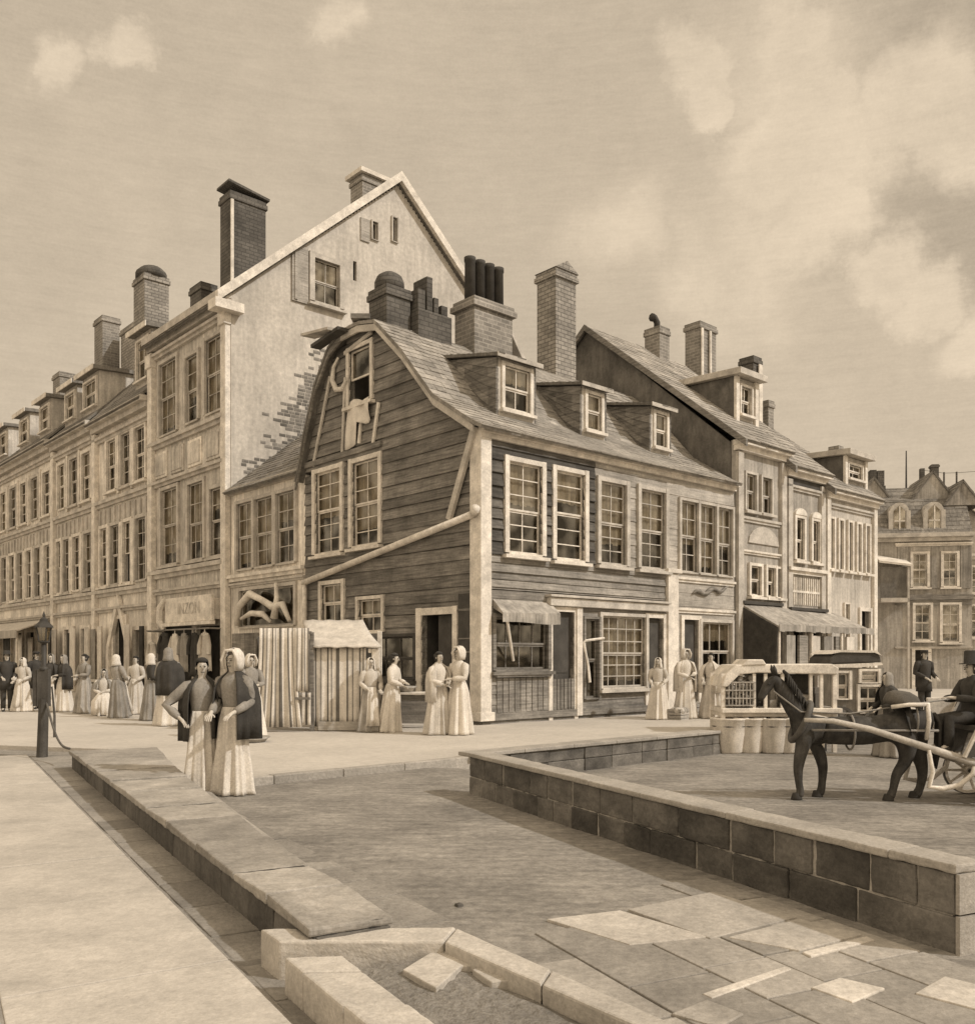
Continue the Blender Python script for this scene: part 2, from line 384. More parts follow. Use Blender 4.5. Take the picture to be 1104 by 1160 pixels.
# ================================================================== setting: ground, kerbs, pavements
def sheet(name, xs, ys, zf, m, kind='structure'):
    mb = MB(); nx, ny = len(xs), len(ys)
    mb.v = [Vector((x, y, zf(x, y))) for y in ys for x in xs]
    for j in range(ny-1):
        for i in range(nx-1):
            mb.f.append((j*nx+i, j*nx+i+1, (j+1)*nx+i+1, (j+1)*nx+i)); mb.m.append(0); mb.t.append(0)
    return tag(mb.build(name, m, smooth=True, recalc=False), kind=kind)
def lin(a, b, n): return [a+(b-a)*i/n for i in range(n+1)]
sheet('street', [-300, -120, -60, -30]+lin(-14, 16, 75)+[24, 40, 70, 140, 300], [-60, -10]+lin(2, 26, 60)+[32, 45, 80, 160, 400],
      lambda x, y: gz(x, y)+(R.uniform(-.006, .006) if 2.5 < y < 22 else 0), 'street')
def slab(name, poly, z0, z1, m, bevel=.012):
    mb = MB(); mb.prism([(p[0], p[1], z0) for p in poly], (0, 0, z1-z0)); return tag(mb.build(name, m, bevel=bevel), kind='structure')
KS = -4.9
k0 = street(-9.05, KS); k1 = street(34, KS)
pz = [(-70, 18.6), (-8.8, 16.0), (-6.35, 15.25), (-4.6, 12.9), (k0.x, k0.y), (k1.x, k1.y), (60, 75), (60, 120), (-70, 120)]
slab('plaza', pz, -.5, PLZ, 'plaza')
def kerb_line(a, b, w, z0, z1, name='kerb'):
    a, b = Vector(a), Vector(b); d = b-a; L = d.length; d.normalize(); n = Vector((-d.y, d.x, 0)); mb = MB(); x = 0
    while x < L-.05:
        x2 = min(L, x+R.uniform(.9, 1.4)); p, q = a+d*(x+.004), a+d*(x2-.004)
        mb.prism([(p.x, p.y, z0), (q.x, q.y, z0), (q.x+n.x*w, q.y+n.y*w, z0), (p.x+n.x*w, p.y+n.y*w, z0)], (0, 0, z1-z0+R.uniform(-.004, .006)), R.uniform(-.15, .15)); x = x2
    return tag(mb.build(name, 'kerb', bevel=.012), kind='structure')
kerb_line(street(-9.0, KS-.16), street(-4.7, KS-.16), .17, -.3, PLZ+.025)
kerb_line((-40, 17.4, 0), (-8.8, 15.86, 0), .16, -.2, PLZ+.02)
kerb_line(street(5.5, KS-.16), street(30, KS-.16), .17, -.5, PLZ+.025)
# foreground pavement with joints, and the slabbed gutter beside the low wall
def stones(name, origin, d, a_rng, b_rng, rowf, lenf, z0, z1, m, inside, var=.12, gap=.006, kind='structure', pale=0., extra=()):
    d = Vector(d).normalized(); n = Vector((d.y, -d.x, 0)); mb = MB(); o = Vector(origin); b = b_rng[0]
    while b < b_rng[1]-.02:
        b2 = min(b_rng[1], b+rowf()); a = a_rng[0]-R.uniform(0, .8)
        while a < a_rng[1]:
            a2 = a+lenf(); c = o+d*((a+a2)/2)+n*((b+b2)/2)
            if inside(c):
                ps = [o+d*(a+gap)+n*(b+gap), o+d*(a2-gap)+n*(b+gap), o+d*(a2-gap)+n*(b2-gap), o+d*(a+gap)+n*(b2-gap)]
                t = R.uniform(-var, var)+(pale*R.uniform(.6, 1) if pale and R.random() < (.42 if b2-b < .3 else .1) else 0); tz = R.uniform(-.003, .003)
                mb.prism([(p.x, p.y, z0) for p in ps], (0, 0, z1-z0+tz), t)
            a = a2
        b = b2
    for q, t, dz in extra: mb.prism([(p.x, p.y, z0) for p in [ground(u, v, z1) for u, v in q]], (0, 0, z1-z0+dz), t)
    return tag(mb.build(name, m, bevel=.006), kind=kind)
pav_d = Vector((6.15, -10.1, 0)).normalized(); pav_o = Vector((-7.0, 14.1, 0))
slab('pavement_base', [(-7.0, 14.1), (-.45, 3.33), (3, -4), (-30, -4), (-30, 14.6)], -.3, .018, 'gutter')
stones('pavement', pav_o, pav_d, (-.9, 22), (.02, 16), lambda: R.uniform(1.0, 1.25), lambda: R.uniform(1.2, 2.0), -.25, .024, 'pavement', lambda c: c.y < 14.9, .07, .008)
stones('gutter', pav_o, pav_d, (-.5, 17), (-1.35, 0), lambda: R.uniform(.6, .75), lambda: R.uniform(.45, .8), -.2, .006, 'gutter', lambda c: c.y < 15.2, .2, .012)
# ------------------------------------------------------------------ the low capped wall on the left
def low_wall():
    Lp = [Vector((-.86, 4.51, 0)), Vector((-5.98, 13.1, 0))]
    d = (Lp[1]-Lp[0]).normalized(); L = (Lp[1]-Lp[0]).length; n = Vector((d.y, -d.x, 0))
    wid = lambda x: .44+.75*(x/L)**1.6
    org = Lp[0]; o = thing('stone_wall', 'long low stone wall with slanting flat capstones running away past the lamp post', 'wall', org); OFF[o.name] = org
    body = MB(); x = 0
    P = lambda x, w, z: org+d*x+n*w+Vector((0, 0, z))
    while x < L-.01:
        x2 = min(L, x+R.uniform(.5, .8)); g = .004
        body.hexa([P(x+g, .02, -.1), P(x2-g, .02, -.1), P(x2-g, wid(x2)-.02, -.1), P(x+g, wid(x)-.02, -.1), P(x+g, .02+R.uniform(-.006, .006), .21), P(x2-g, .02, .21), P(x2-g, wid(x2)-.02, .21), P(x+g, wid(x)-.02, .21)], R.uniform(-.25, .25)); x = x2
    cr = MB(); cr.hexa([P(.02, .03, .2), P(L-.02, .03, .2), P(L-.02, wid(L)-.04, .2), P(.02, wid(0)-.03, .2), P(.02, .03, .255), P(L-.02, .03, .255), P(L-.02, wid(L)-.04, .252), P(.02, wid(0)-.03, .252)]) if False else None
    xx = 0
    while xx < L-.05:
        x3 = min(L-.02, xx+.5); cr.hexa([P(max(.02, xx), .01, .2), P(x3, .01, .2), P(x3, wid(x3)-.03, .2), P(max(.02, xx), wid(xx)-.03, .2), P(max(.02, xx), .01, .252), P(x3, .01, .252), P(x3, wid(x3)-.03, .25), P(max(.02, xx), wid(xx)-.03, .25)]); xx = x3 if x3 < L-.02 else L
    cr.build('joint_bed', 'dark_joint', o)
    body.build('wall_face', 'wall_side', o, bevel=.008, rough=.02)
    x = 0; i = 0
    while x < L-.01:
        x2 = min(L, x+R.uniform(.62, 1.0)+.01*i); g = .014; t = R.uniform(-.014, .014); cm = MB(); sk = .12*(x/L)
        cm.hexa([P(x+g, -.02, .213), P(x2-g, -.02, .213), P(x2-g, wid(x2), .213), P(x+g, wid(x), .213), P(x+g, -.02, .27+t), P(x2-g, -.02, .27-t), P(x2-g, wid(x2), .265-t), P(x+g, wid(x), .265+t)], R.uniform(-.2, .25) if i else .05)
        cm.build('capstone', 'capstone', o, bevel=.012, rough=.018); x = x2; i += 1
    e = MB(); x = .2
    while x < 6.2:
        x2 = x+R.uniform(.7, 1.2); w = .12+.17*math.sin(min(1, x/3)*1.57)
        e.hexa([P(x, wid(x)+.01, -.1), P(x2-.008, wid(x2)+.01, -.1), P(x2-.008, wid(x2)+w, -.1), P(x, wid(x)+w, -.1), P(x, wid(x)+.01, .06), P(x2-.008, wid(x2)+.01, .06), P(x2-.008, wid(x2)+w, .05), P(x, wid(x)+w, .05)], R.uniform(-.1, .15)); x = x2
    e.build('edging', 'kerb', o, bevel=.01)
low_wall()
# ------------------------------------------------------------------ the dark block wall on the right
def block_wall():
    o = thing('block_wall', 'waist-low dark stone block wall with pale flat coping below the horse', 'wall', W0); OFF[o.name] = W0
    L = 6.44; th = .24; P = lambda a, b, z: W0+WD*a+WN*b+Vector((0, 0, z))
    core = MB(); core.hexa([P(.03, .012, -.5), P(L-.03, .012, -.5), P(L-.03, th-.02, -.5), P(.03, th-.02, -.5), P(.03, .012, .43), P(L-.03, .012, .43), P(L-.03, th-.02, .43), P(.03, th-.02, .43)], 0.)
    core.build('mortar', 'coping', o)
    for z0, z1, sh in ((-.35, .2, 0), (.207, .435, .3)):
        mb = MB(); x = 0
        while x < L-.02:
            x2 = min(L, x+R.uniform(.3, .62)+sh*.08)
            if L-x2 < .25: x2 = L
            g = R.choice([.003, .004, .009, .014]); j = R.uniform(-.012, .006)
            mb.hexa([P(x+g, j, z0), P(x2-g, j, z0), P(x2-g, th, z0), P(x+g, th, z0), P(x+g, j, z1), P(x2-g, j+R.uniform(-.006, .006), z1), P(x2-g, th, z1), P(x+g, th, z1)], R.uniform(-.4, .5)); x = x2
        mb.build('block_course', 'block', o, bevel=.012, rough=.018)
    cm = MB(); x = -.02
    while x < L:
        x2 = min(L+.02, x+R.uniform(1.2, 1.9)); t = R.uniform(-.004, .004)
        cm.hexa([P(x, -.025, .437), P(x2-.005, -.025, .437), P(x2-.005, th+.02, .437), P(x, th+.02, .437), P(x, -.02, .485+t), P(x2-.005, -.02, .485+t), P(x2-.005, th+.015, .485-t), P(x, th+.015, .485-t)], R.uniform(-.12, .12)); x = x2
    cm.build('coping', 'coping', o, bevel=.012, rough=.012)
    e = MB(); e.hexa([P(L+.004, -.01, -.4), P(L+.03, -.01, -.4), P(L+.03, th+.01, -.4), P(L+.004, th+.01, -.4), P(L+.004, -.01, .21), P(L+.03, -.01, .21), P(L+.03, th+.01, .21), P(L+.004, th+.01, .21)])
    e.hexa([P(L+.004, -.01, .222), P(L+.028, -.01, .222), P(L+.028, th+.01, .222), P(L+.004, th+.01, .222), P(L+.004, -.01, .436), P(L+.028, -.01, .436), P(L+.028, th+.01, .436), P(L+.004, th+.01, .436)])
    e.build('end_stone', 'coping', o)
block_wall()
def retaining_wall():
    t0, t1 = -4.62, 2.3; org = street(t0, KS); o = thing('retaining_wall', 'low retaining wall of rough dark stone holding the pale pavement edge behind the block wall', 'wall', org); OFF[o.name] = org
    mb = MB(); x = t0
    P = lambda t, s, z: street(t, s, z)
    while x < t1:
        x2 = min(t1, x+R.uniform(.5, .9)); j = R.uniform(-.02, .02)
        for za, zb in ((-.6, -.1), (-.095, .1)):
            mb.hexa([P(x+.005, KS-.24+j, za), P(x2-.005, KS-.24+j, za), P(x2-.005, KS-.005, za), P(x+.005, KS-.005, za), P(x+.005, KS-.24+j, zb), P(x2-.005, KS-.24, zb), P(x2-.005, KS-.005, zb), P(x+.005, KS-.005, zb)], R.uniform(-.3, .3))
        x = x2
    mb.build('block_course', 'block', o, bevel=.015)
    cm = MB(); x = t0-.1
    while x < t1:
        x2 = min(t1+.1, x+R.uniform(1, 1.5))
        cm.hexa([P(x, KS-.28, .104), P(x2-.006, KS-.28, .104), P(x2-.006, KS+.12, .104), P(x, KS+.12, .104), P(x, KS-.28, .165), P(x2-.006, KS-.28, .165), P(x2-.006, KS+.12, .165), P(x, KS+.12, .165)], R.uniform(-.1, .1)); x = x2
    cm.build('coping', 'coping', o, bevel=.012)
retaining_wall()
# ------------------------------------------------------------------ the planter in front
def planter():
    z = .2
    oA, oB, oD = ground(295, 1052, z), ground(516, 1050, z), ground(1010, 1266, z)      # outer top edge
    oE = ground(590, 1300, z)                                                          # left arm runs towards the camera
    org = oA.copy(); org.z = 0
    o = thing('planter', 'low pale stone planter wall with a square corner and dirt inside at the street edge', 'planter', org); OFF[o.name] = org
    iA, iB = ground(316, 1066, z), ground(502, 1066, z); iC, iD, iE = iB, ground(1000, 1282, z), ground(690, 1300, z)
    iA2 = ground(385, 1079, z)
    def wall(name, q, z0, z1, m='planter', bev=.012, tone=0):
        mb = MB(); mb.prism([(p.x, p.y, z0) for p in q], (0, 0, z1-z0), tone); return mb.build(name, m, o, bevel=bev, rough=.008)
    wall('planter_edge', [oA, oB, iB, iA], -.1, .2)
    sh = Vector((.006, -.008, 0)); m1, m2 = (oB+sh).lerp(oD, .32), (iB+sh).lerp(iD, .32)
    wall('planter_edge', [oB+sh, m1, m2, iB+sh], -.1, .199); m1, m2 = (oB+sh).lerp(oD, .3225), (iB+sh).lerp(iD, .3225)
    wall('planter_edge', [m1, oD, iD, m2], -.1, .197, tone=-.06)
    a, b, c, e = ground(322, 1083, .185), ground(388, 1081, .185), iE, oE
    n = 4
    for k in range(n):
        f0, f1 = k/n, (k+1)/n-.006
        f0, f1 = f0**1.5, f1**1.5
        wall('planter_edge', [a.lerp(e, f0), b.lerp(c, f0), b.lerp(c, f1), a.lerp(e, f1)], -.1, .18+R.uniform(-.004, .006), tone=R.uniform(-.12, .08))
    mb = MB(); g = 14
    for i in range(g):
        for j in range(g):
            pt = lambda u, w: (iA2.lerp(iB, u)).lerp(c.lerp(iD, u), w)
            hz = lambda i, j: .115+.012*math.sin(i*1.7+j)*math.cos(j*1.3-i*.5)
            q = [(i, j), (i+1, j), (i+1, j+1), (i, j+1)]
            mb.poly([(pt(a_/g, b_/g).x, pt(a_/g, b_/g).y, hz(a_, b_)) for a_, b_ in q])
    mb.build('dirt', 'dirt', o, smooth=True, recalc=False, weld=True)
    for q, zz, t in (([(456, 1098), (500, 1071), (520, 1077), (540, 1093), (522, 1094), (494, 1119)], .142, .05), ([(545, 1094), (556, 1093), (584, 1110), (556, 1112), (535, 1098)], .148, -.05)):
        s = MB(); s.prism([(c.x, c.y, zz-.05) for c in [ground(u, v, zz) for u, v in q]], (0, 0, .05), t); tag(s.build('broken_slab', 'planter', bevel=.006), ('pale broken slab lying flat on the planter dirt, the wider piece on the left' if t > 0 else 'narrow pale broken slab against the right planter edge'), 'slab')
    p = MB(); p.lathe([(.001, -.01), (.03, 0), (.024, .018), (.001, .026)], ground(520, 1027), 7, fold=lambda t, k: .25*math.sin(3*t)); tag(p.build('stone', 'block'), 'small dark stone lying alone on the bare street', 'stone')
planter()
# paving slabs on the near right
def pav_in(c):
    r = c-W0; a, b = r.dot(WD), r.dot(WN)
    return -2.45 < b < -.02 and a > 4.5+.55*max(0, -b-.2)+.25*math.sin(b*4)
stones('paving', W0, WD, (3.6, 13), (.12, 2.6), lambda: R.choice([.3, .42, .5, .6]), lambda: R.uniform(.4, 1.0), -.2, .008, 'paving', lambda c: pav_in(c), .2, .007, extra=(([(619, 1042), (702, 1032), (802, 1062), (713, 1071)], .5, .0065), ([(711, 1031), (806, 1011), (902, 1040), (804, 1064)], .2, .0075),
    ([(824, 1063), (905, 1042), (976, 1060), (905, 1078)], .35, .0085), ([(908, 1080), (981, 1062), (990, 1066), (918, 1085)], .7, .0095), ([(795, 1127), (888, 1096), (896, 1099), (806, 1132)], .75, .008),
    ([(918, 1120), (951, 1109), (1002, 1121), (965, 1137)], .8, .009), ([(1036, 1126), (1069, 1107), (1120, 1120), (1112, 1146)], .6, .007), ([(760, 1150), (800, 1134), (842, 1150), (815, 1166)], .15, .0095)))
# ================================================================== the wooden corner house
def corner_house():
    H = house('wooden_house', 'dark clapboard corner shop house with humped gambrel roof and three shed dormers', 'house', 0, 0)
    prof = [(0, 6.85), (1.43, 7.75), (2.7, 9.15), (3.8, 10.15), (4.6, 10.32), (5.4, 10.3), (6.05, 10.0), (6.74, 9.15), (7.34, 7.8), (7.62, 6.95)]
    def yspan(z):
        if z <= 6.7: return (0.0, 7.62)
        z = min(z+.16, 10.3)
        lo = hi = None
        for (y0, z0), (y1, z1) in zip(prof, prof[1:]):
            if min(z0, z1) <= z <= max(z0, z1) and abs(z1-z0) > 1e-6:
                y = y0+(y1-y0)*(z-z0)/(z1-z0)
                if z1 > z0 and y < 5: lo = y if lo is None else lo
                else: hi = y
        if lo is None: lo = 4.6
        if hi is None: hi = 5.2
        return (lo, hi)
    lp, rp = LP(0), RP(0)
    # --- gable facing the left street
    g_ops = [(5.72, 7.02, 4.45, 6.72), (3.95, 5.15, 4.5, 6.72), (4.3, 5.3, 8.3, 9.75), (5.65, 6.7, 2.5, 3.55), (3.8, 4.85, 2.2, 3.05), (.95, 2.15, PLZ, 2.55), (2.45, 4.4, 1.0, 2.05)]
    g = board_wall(lp, 0, 7.62, .0, 10.25, g_ops, span=yspan, bh=.3, var=.4); g.build('gable_wall', ['wood_dark', 'interior'], H)
    window(H, lp, g_ops[0], 2, 6, .14, blind=.55); window(H, lp, g_ops[1], 2, 6, .14, blind=.8)
    window(H, lp, g_ops[2], 1, 2, .12, open_=1); window(H, lp, g_ops[3], 2, 2, .13, blind=.4); window(H, lp, g_ops[4], 2, 2, .1, sill=False, blind=.4)
    window(H, lp, g_ops[6], 3, 2, .08, fm='frame_dark')
    # door on the gable side
    mb = MB(); a0, a1, z1 = .95, 2.15, 2.55
    mb.pbox(lp, a0-.16, a0, -.1, .07, 0, z1+.18); mb.pbox(lp, a1, a1+.2, -.1, .07, 0, z1+.18); mb.pbox(lp, a0, a1, -.1, .065, z1, z1+.17)
    dr = mb.build('door', 'trim', H); dr['label'] = 'white framed dark side door'
    lf = MB(); lf.pbox(lp, a0+.01, a1-.5, -.13, -.09, .1, z1-.02); lf.pbox(lp, a0+.1, a1-.62, -.088, -.07, .25, 1.0); lf.pbox(lp, a0+.1, a1-.62, -.088, -.07, 1.15, 2.35); lf.build('door_leaf', 'frame_dark', dr)
    # sloping water pipe, corner brace, posts and boards
    p = MB(); p.tube([(-.14, .1, 4.78), (-.16, 7.5, 3.66)], .085, 10); p.tube([(-.14, .1, 4.78), (-.2, -.05, 4.9)], .1, 10); p.build('drainpipe', 'trim', H, smooth=True)
    p = MB(); p.tube([(-.14, 7.45, 3.6), (-.14, 7.45, 2.0)], .07, 8); p.build('drainpipe', 'trim', H, smooth=True)
    p = MB(); p.bar((-.13, .08, 6.75), (-.12, 1.0, 4.75), .16, .1, up=(1, 0, 0)); p.build('corner_brace', 'trim_tan', H, bevel=.01)
    p = MB(); p.box(-.09, .24, -.09, .02, PLZ, 6.7); p.box(-.09, -.004, .02, .3, PLZ, 6.7); p.box(-.14, .3, -.14, .34, PLZ, .28); p.build('corner_post', 'trim', H, bevel=.012)
    p = MB(); p.pbox(lp, .35, .75, .0, .05, PLZ, 3.0); p.build('dark_board', 'frame_dark', H)
    for (a, b, c, d) in ((3.9, 8.1, 4.15, 7.1), (4.65, 8.1, 4.8, 7.2)):
        p = MB(); p.bar((-.07, a, b), (-.07, c, d), .1, .05, up=(1, 0, 0)); p.build('hanging_strip', 'trim', H)
    for (a, b, c, d) in ((5.45, 9.1, 5.6, 7.0), (6.2, 9.3, 7.1, 6.95), (5.5, 9.75, 4.2, 10.0)):
        p = MB(); p.bar((-.07, a, b), (-.07, c, d), .1, .05, up=(1, 0, 0)); p.build('gable_strip', 'trim_tan', H)
    p = MB(); p.tube([(-.1, 5.35, 9.0), (-.1, 5.55, 8.8), (-.1, 5.85, 8.85), (-.1, 6.05, 9.15), (-.1, 5.98, 9.5), (-.1, 5.75, 9.7)], [.05, .07, .08, .07, .05, .03], 8); p.build('scroll_bracket', 'trim', H, smooth=True)
    p = MB(); p.pbox(lp, 3.8, 7.6, .0, .1, 6.95, 7.1); p.build('gable_band', 'wood_mid', H)
    # --- front on the right-hand street
    f_ops = [(.8, 1.9, 3.98, 6.1), (2.4, 3.42, 3.95, 6.1), (4.02, 5.05, 3.95, 6.05), (5.65, 6.72, 3.95, 6.05), (7.45, 8.25, 3.95, 5.95), (8.35, 9.15, 3.95, 5.95), (9.25, 10.0, 3.95, 5.95)]
    s_ops = [(.38, 2.1, 1.25, 2.45), (2.27, 3.05, .3, 2.65), (3.45, 3.95, .5, 2.5), (4.1, 5.85, .75, 2.6), (6.0, 6.65, .1, 2.6), (7.6, 8.3, .1, 2.6), (8.45, 9.95, .8, 2.55)]
    w = board_wall(rp, 0, 3.85, 3.9, 6.72, f_ops[:2], bh=.26, var=.5, lap=.045); w.build('front_wall', ['wood_front', 'interior'], H)
    w = board_wall(rp, 3.85, 6.85, 3.9, 6.72, f_ops[2:4], bh=.3, var=.3, lap=.02); w.build('front_wall', ['wood_pale', 'interior'], H)
    w = board_wall(rp, 0, 6.85, 3.15, 3.9, [], bh=.2, var=.45); w.build('front_boards', ['wood_band', 'interior'], H)
    w = board_wall(rp, 0, 6.85, 0, 3.15, s_ops, bh=.22, var=.3, lap=.02); w.build('shop_wall', ['wood_mid', 'interior'], H)
    w = board_wall(rp, 6.85, 10.15, 0, 6.72, f_ops[4:]+s_ops[5:], bh=.42, var=.16, lap=.012); w.build('pale_wall', ['wood_pale', 'interior'], H)
    for k, o in enumerate(f_ops[:4]): window(H, rp, o, 2 if k != 1 else 1, 6, .13, fm='trim' if k < 2 else 'trim_tan', blind=(.45, .35, .75, .5)[k])
    for k, o in enumerate(f_ops[4:]): window(H, rp, o, 2, 4, .09, fm='trim_tan', blind=(.6, .9, .6)[k], sill=False)
    window(H, rp, s_ops[0], 4, 2, .1, fm='wood_mid'); window(H, rp, s_ops[3], 5, 6, .1, fm='trim_tan', blind=.9); window(H, rp, s_ops[6], 3, 2, .1, fm='trim_tan', blind=.3); window(H, rp, s_ops[2], 1, 2, .07, fm='wood_mid', sill=False)
    for (a0, a1, za, zb) in (s_ops[1], s_ops[4], s_ops[5]):
        mb = MB(); mb.pbox(rp, a0-.13, a0, -.1, .06, 0, zb+.12); mb.pbox(rp, a1, a1+.13, -.1, .06, 0, zb+.12); mb.pbox(rp, a0, a1, -.1, .055, zb, zb+.12)
        d = mb.build('door', 'trim', H)
        lf = MB(); lf.pbox(rp, a0+.01, a1-.01, -.13, -.09, PLZ, zb-.02); lf.pbox(rp, a0+.1, a1-.1, -.088, -.07, .2, 1.0); lf.pbox(rp, a0+.1, a1-.1, -.088, -.07, 1.15, zb-.2); lf.build('door_leaf', 'frame_dark', d)
    mb = MB()
    for k in range(9): x = .45+k*.19; mb.pbox(rp, x, x+.16, 0, .04, .25, 1.05, R.uniform(-.3, .3))
    for k in range(6): x = 2.3+k*.13; mb.pbox(rp, x, x+.1, 0, .05, .25, 1.0, R.uniform(-.3, .3))
    mb.pbox(rp, .36, 2.15, 0, .14, 1.07, 1.2); mb.pbox(rp, .3, 6.7, 0, .09, PLZ, .24); mb.build('shop_panelling', 'wood_mid', H)
    mb = MB(); mb.hexa([(.34, -.02, 2.66), (2.2, -.02, 2.66), (2.2, -.02, 2.86), (.34, -.02, 2.86), (.3, -.4, 2.5), (2.2, -.38, 2.54), (2.2, -.38, 2.58), (.3, -.4, 2.54)])
    x = .3
    while x < 2.18: mb.prism([(x, -.4, 2.54), (x+.2, -.4, 2.54), (x+.2, -.4, 2.32+.02*math.sin(x*3)), (x, -.4, 2.32+.02*math.sin(x*3-.6))], (0, .015, 0), R.uniform(-.1, .1)); x += .21
    aw = mb.build('awning', 'cloth_aged', H)
    mb = MB(); mb.tube([(.42, -.38, 2.5), (.95, -.05, 1.45)], .035, 6); mb.build('awning_arm', 'trim', aw); mb = MB(); mb.tube([(4.1, -.1, 2.02), (3.4, -.1, 1.95), (3.35, -.08, 1.9), (3.5, -.1, 1.3), (3.45, -.2, .9)], .035, 6); mb.build('hanging_strip', 'trim', H)
    mb = MB(); mb.pbox(rp, 2.1, 6.75, .0, .16, 2.78, 2.98); mb.pbox(rp, 2.05, 6.8, .0, .22, 2.99, 3.05); mb.build('shop_lintel', 'trim_tan', H, bevel=.01)
    mb = MB(); mb.pbox(rp, 6.78, 7.25, .0, .12, PLZ, 3.85); mb.pbox(rp, 6.7, 7.33, .0, .18, 3.86, 3.98); mb.build('pilaster', 'trim', H, bevel=.012)
    mb = MB(); mb.pbox(rp, 3.1, 3.3, .0, .1, PLZ, 2.77); mb.build('pilaster', 'trim', H)
    mb = MB(); mb.tube([(8.0+.16*k, -.06, 3.35+.07*math.sin(k*1.3)+.02*k) for k in range(12)], [.02, .05, .07, .05, .06, .08, .06, .04, .06, .05, .04, .02], 6); mb.build('carved_ornament', 'wood_mid', H, smooth=True)
    band(H, rp, 7.3, 10.1, 3.72, .14, .1, 'trim', 'ledge'); band(H, rp, 7.3, 10.1, 2.85, .14, .1, 'trim', 'ledge')
    band(H, rp, -.05, 10.15, 6.62, .22, .2, 'trim', 'cornice')
    # --- roof
    up = [(-.32, 6.7)]+prof[:6]
    roof(up, -.28, 10.12, 'x', .22, .3, sag=.03).build('roof', 'shingle', H)
    dn = [prof[9], prof[8], prof[7], prof[6], prof[5]]; dn = [(7.8, 6.6)]+dn
    roof(dn, -.28, 10.12, 'x', .22, .3).build('roof', 'slate', H)
    for pr, mm in ((up[1:7], 'trim_tan'), ([(q[0], q[1]) for q in dn], 'wood_mid')):
        mb = MB()
        for a, b in zip(pr, pr[1:]): mb.bar((-.2, a[0], a[1]-.14), (-.2, b[0], b[1]-.14), .09, .2, up=(1, 0, 0)) if False else mb.hexa([(-.26, a[0], a[1]-.26), (-.2, a[0], a[1]-.26), (-.2, b[0], b[1]-.26), (-.26, b[0], b[1]-.26), (-.26, a[0], a[1]-.09), (-.2, a[0], a[1]-.09), (-.2, b[0], b[1]-.09), (-.26, b[0], b[1]-.09)])
        mb.build('bargeboard', mm, H)
    for (a, b, w, h, m_) in (((-.5, 5.3, 10.25), (-.25, 7.1, 10.6), .42, .07, 'trim_tan'), ((-.45, 5.0, 10.2), (-.3, 6.6, 10.15), .3, .09, 'frame_dark'), ((-.3, 4.4, 10.42), (.6, 5.4, 10.5), .5, .12, 'wood_mid')):
        mb = MB(); mb.bar(a, b, w, h); mb.build('ridge_board', m_, H)
    # closed back so that no light comes through
    mb = MB(); mb.box(.2, 10.1, 7.3, 7.6, 0, 6.9); mb.prism([(10.14, y, z-.1) for y, z in [(0, .1)]+prof+[(7.62, .1)]], (-.1, 0, 0)); mb.build('back_wall', 'wood_dark', H)
    # --- shed dormers
    rz = lambda y: along_y(prof, y)
    for (x0, x1, zt, op) in ((1.36, 2.72, 8.95, 1), (4.4, 5.45, 8.85, 0), (7.36, 8.36, 8.85, 1)):
        yf = .98; zb = rz(yf)+.02; yb = 3.05; zk = lambda y: zt+.2*(y-yf)
        dp = RP(yf); wo = (x0+.26, x1-.22, zb+.2, zt-.22)
        w = plain_wall(dp, x0+.05, x1-.05, zb-.1, zt-.06, [wo]); ck = w
        for xx in (x0, x1-.07):
            n = 7; ys = [yf+(yb-yf)*k/n for k in range(n+1)]
            for k in range(n):
                bh = 6
                for r in range(bh):
                    f = lambda y, q: max(rz(y)-.12, 0)+(max(zk(y)-.08, rz(y))-rz(y)+.12)*q/bh
                    dx = .018 if xx == x0 else -.018
                    ck.hexa([(xx-dx, ys[k], f(ys[k], r)), (xx+.07-dx, ys[k], f(ys[k], r)), (xx+.07-dx, ys[k+1], f(ys[k+1], r)), (xx-dx, ys[k+1], f(ys[k+1], r)),
                             (xx, ys[k], f(ys[k], r+1)), (xx+.07, ys[k], f(ys[k], r+1)), (xx+.07, ys[k+1], f(ys[k+1], r+1)), (xx, ys[k+1], f(ys[k+1], r+1))], R.uniform(-.25, .25), 2)
        ck.box(x0-.12, x1+.08, yf-.2, yf-.17, zt-.11, zt-.0, 0, 0)
        o = ck.build('dormer', ['trim_tan', 'interior', 'wood_dark', 'trim'], H)
        window(o, dp, wo, 2 if x1-x0 > 1.2 else 1, 2, .1, blind=.35 if op else .9, sill=True, proud=.04, flat=True)
        rf = roof([(yf-.18, zt-.03), (yb+.15, zk(yb+.15)+.02)], x0-.1, x1+.06, 'x', .22, .3, th=.06); rf.build('dormer_roof', 'slate', o)
    # --- chimneys
    o = chimney(H, .18, .95, 3.9, 4.7, 9.9, 11.25, 'brick_dark', .05); mb = MB(); mb.lathe([(.4, 11.24), (.4, 11.45), (.33, 11.62), (.18, 11.72), (.001, 11.74)], (.56, 4.3, 0), 14); mb.build('chimney_cap', 'brick_dark', o, smooth=True)
    mb = MB()
    for (x, w, h) in ((1.05, .25, 11.3), (1.35, .2, 11.7), (1.6, .16, 11.2), (1.85, .22, 11.05)): mb.box(x, x+w, 3.7, 4.3, 9.9, h, R.uniform(-.2, .2))
    mb.box(1.0, 2.15, 3.62, 4.4, 9.9, 10.75); st = mb.build('chimney', 'brick_dark', H, bevel=.02); st['label'] = 'broken low brick stack'
    o = chimney(H, 2.9, 4.35, 3.55, 4.4, 9.6, 11.55, 'brick', .1); o['label'] = 'wide brick chimney with four tall dark pots'
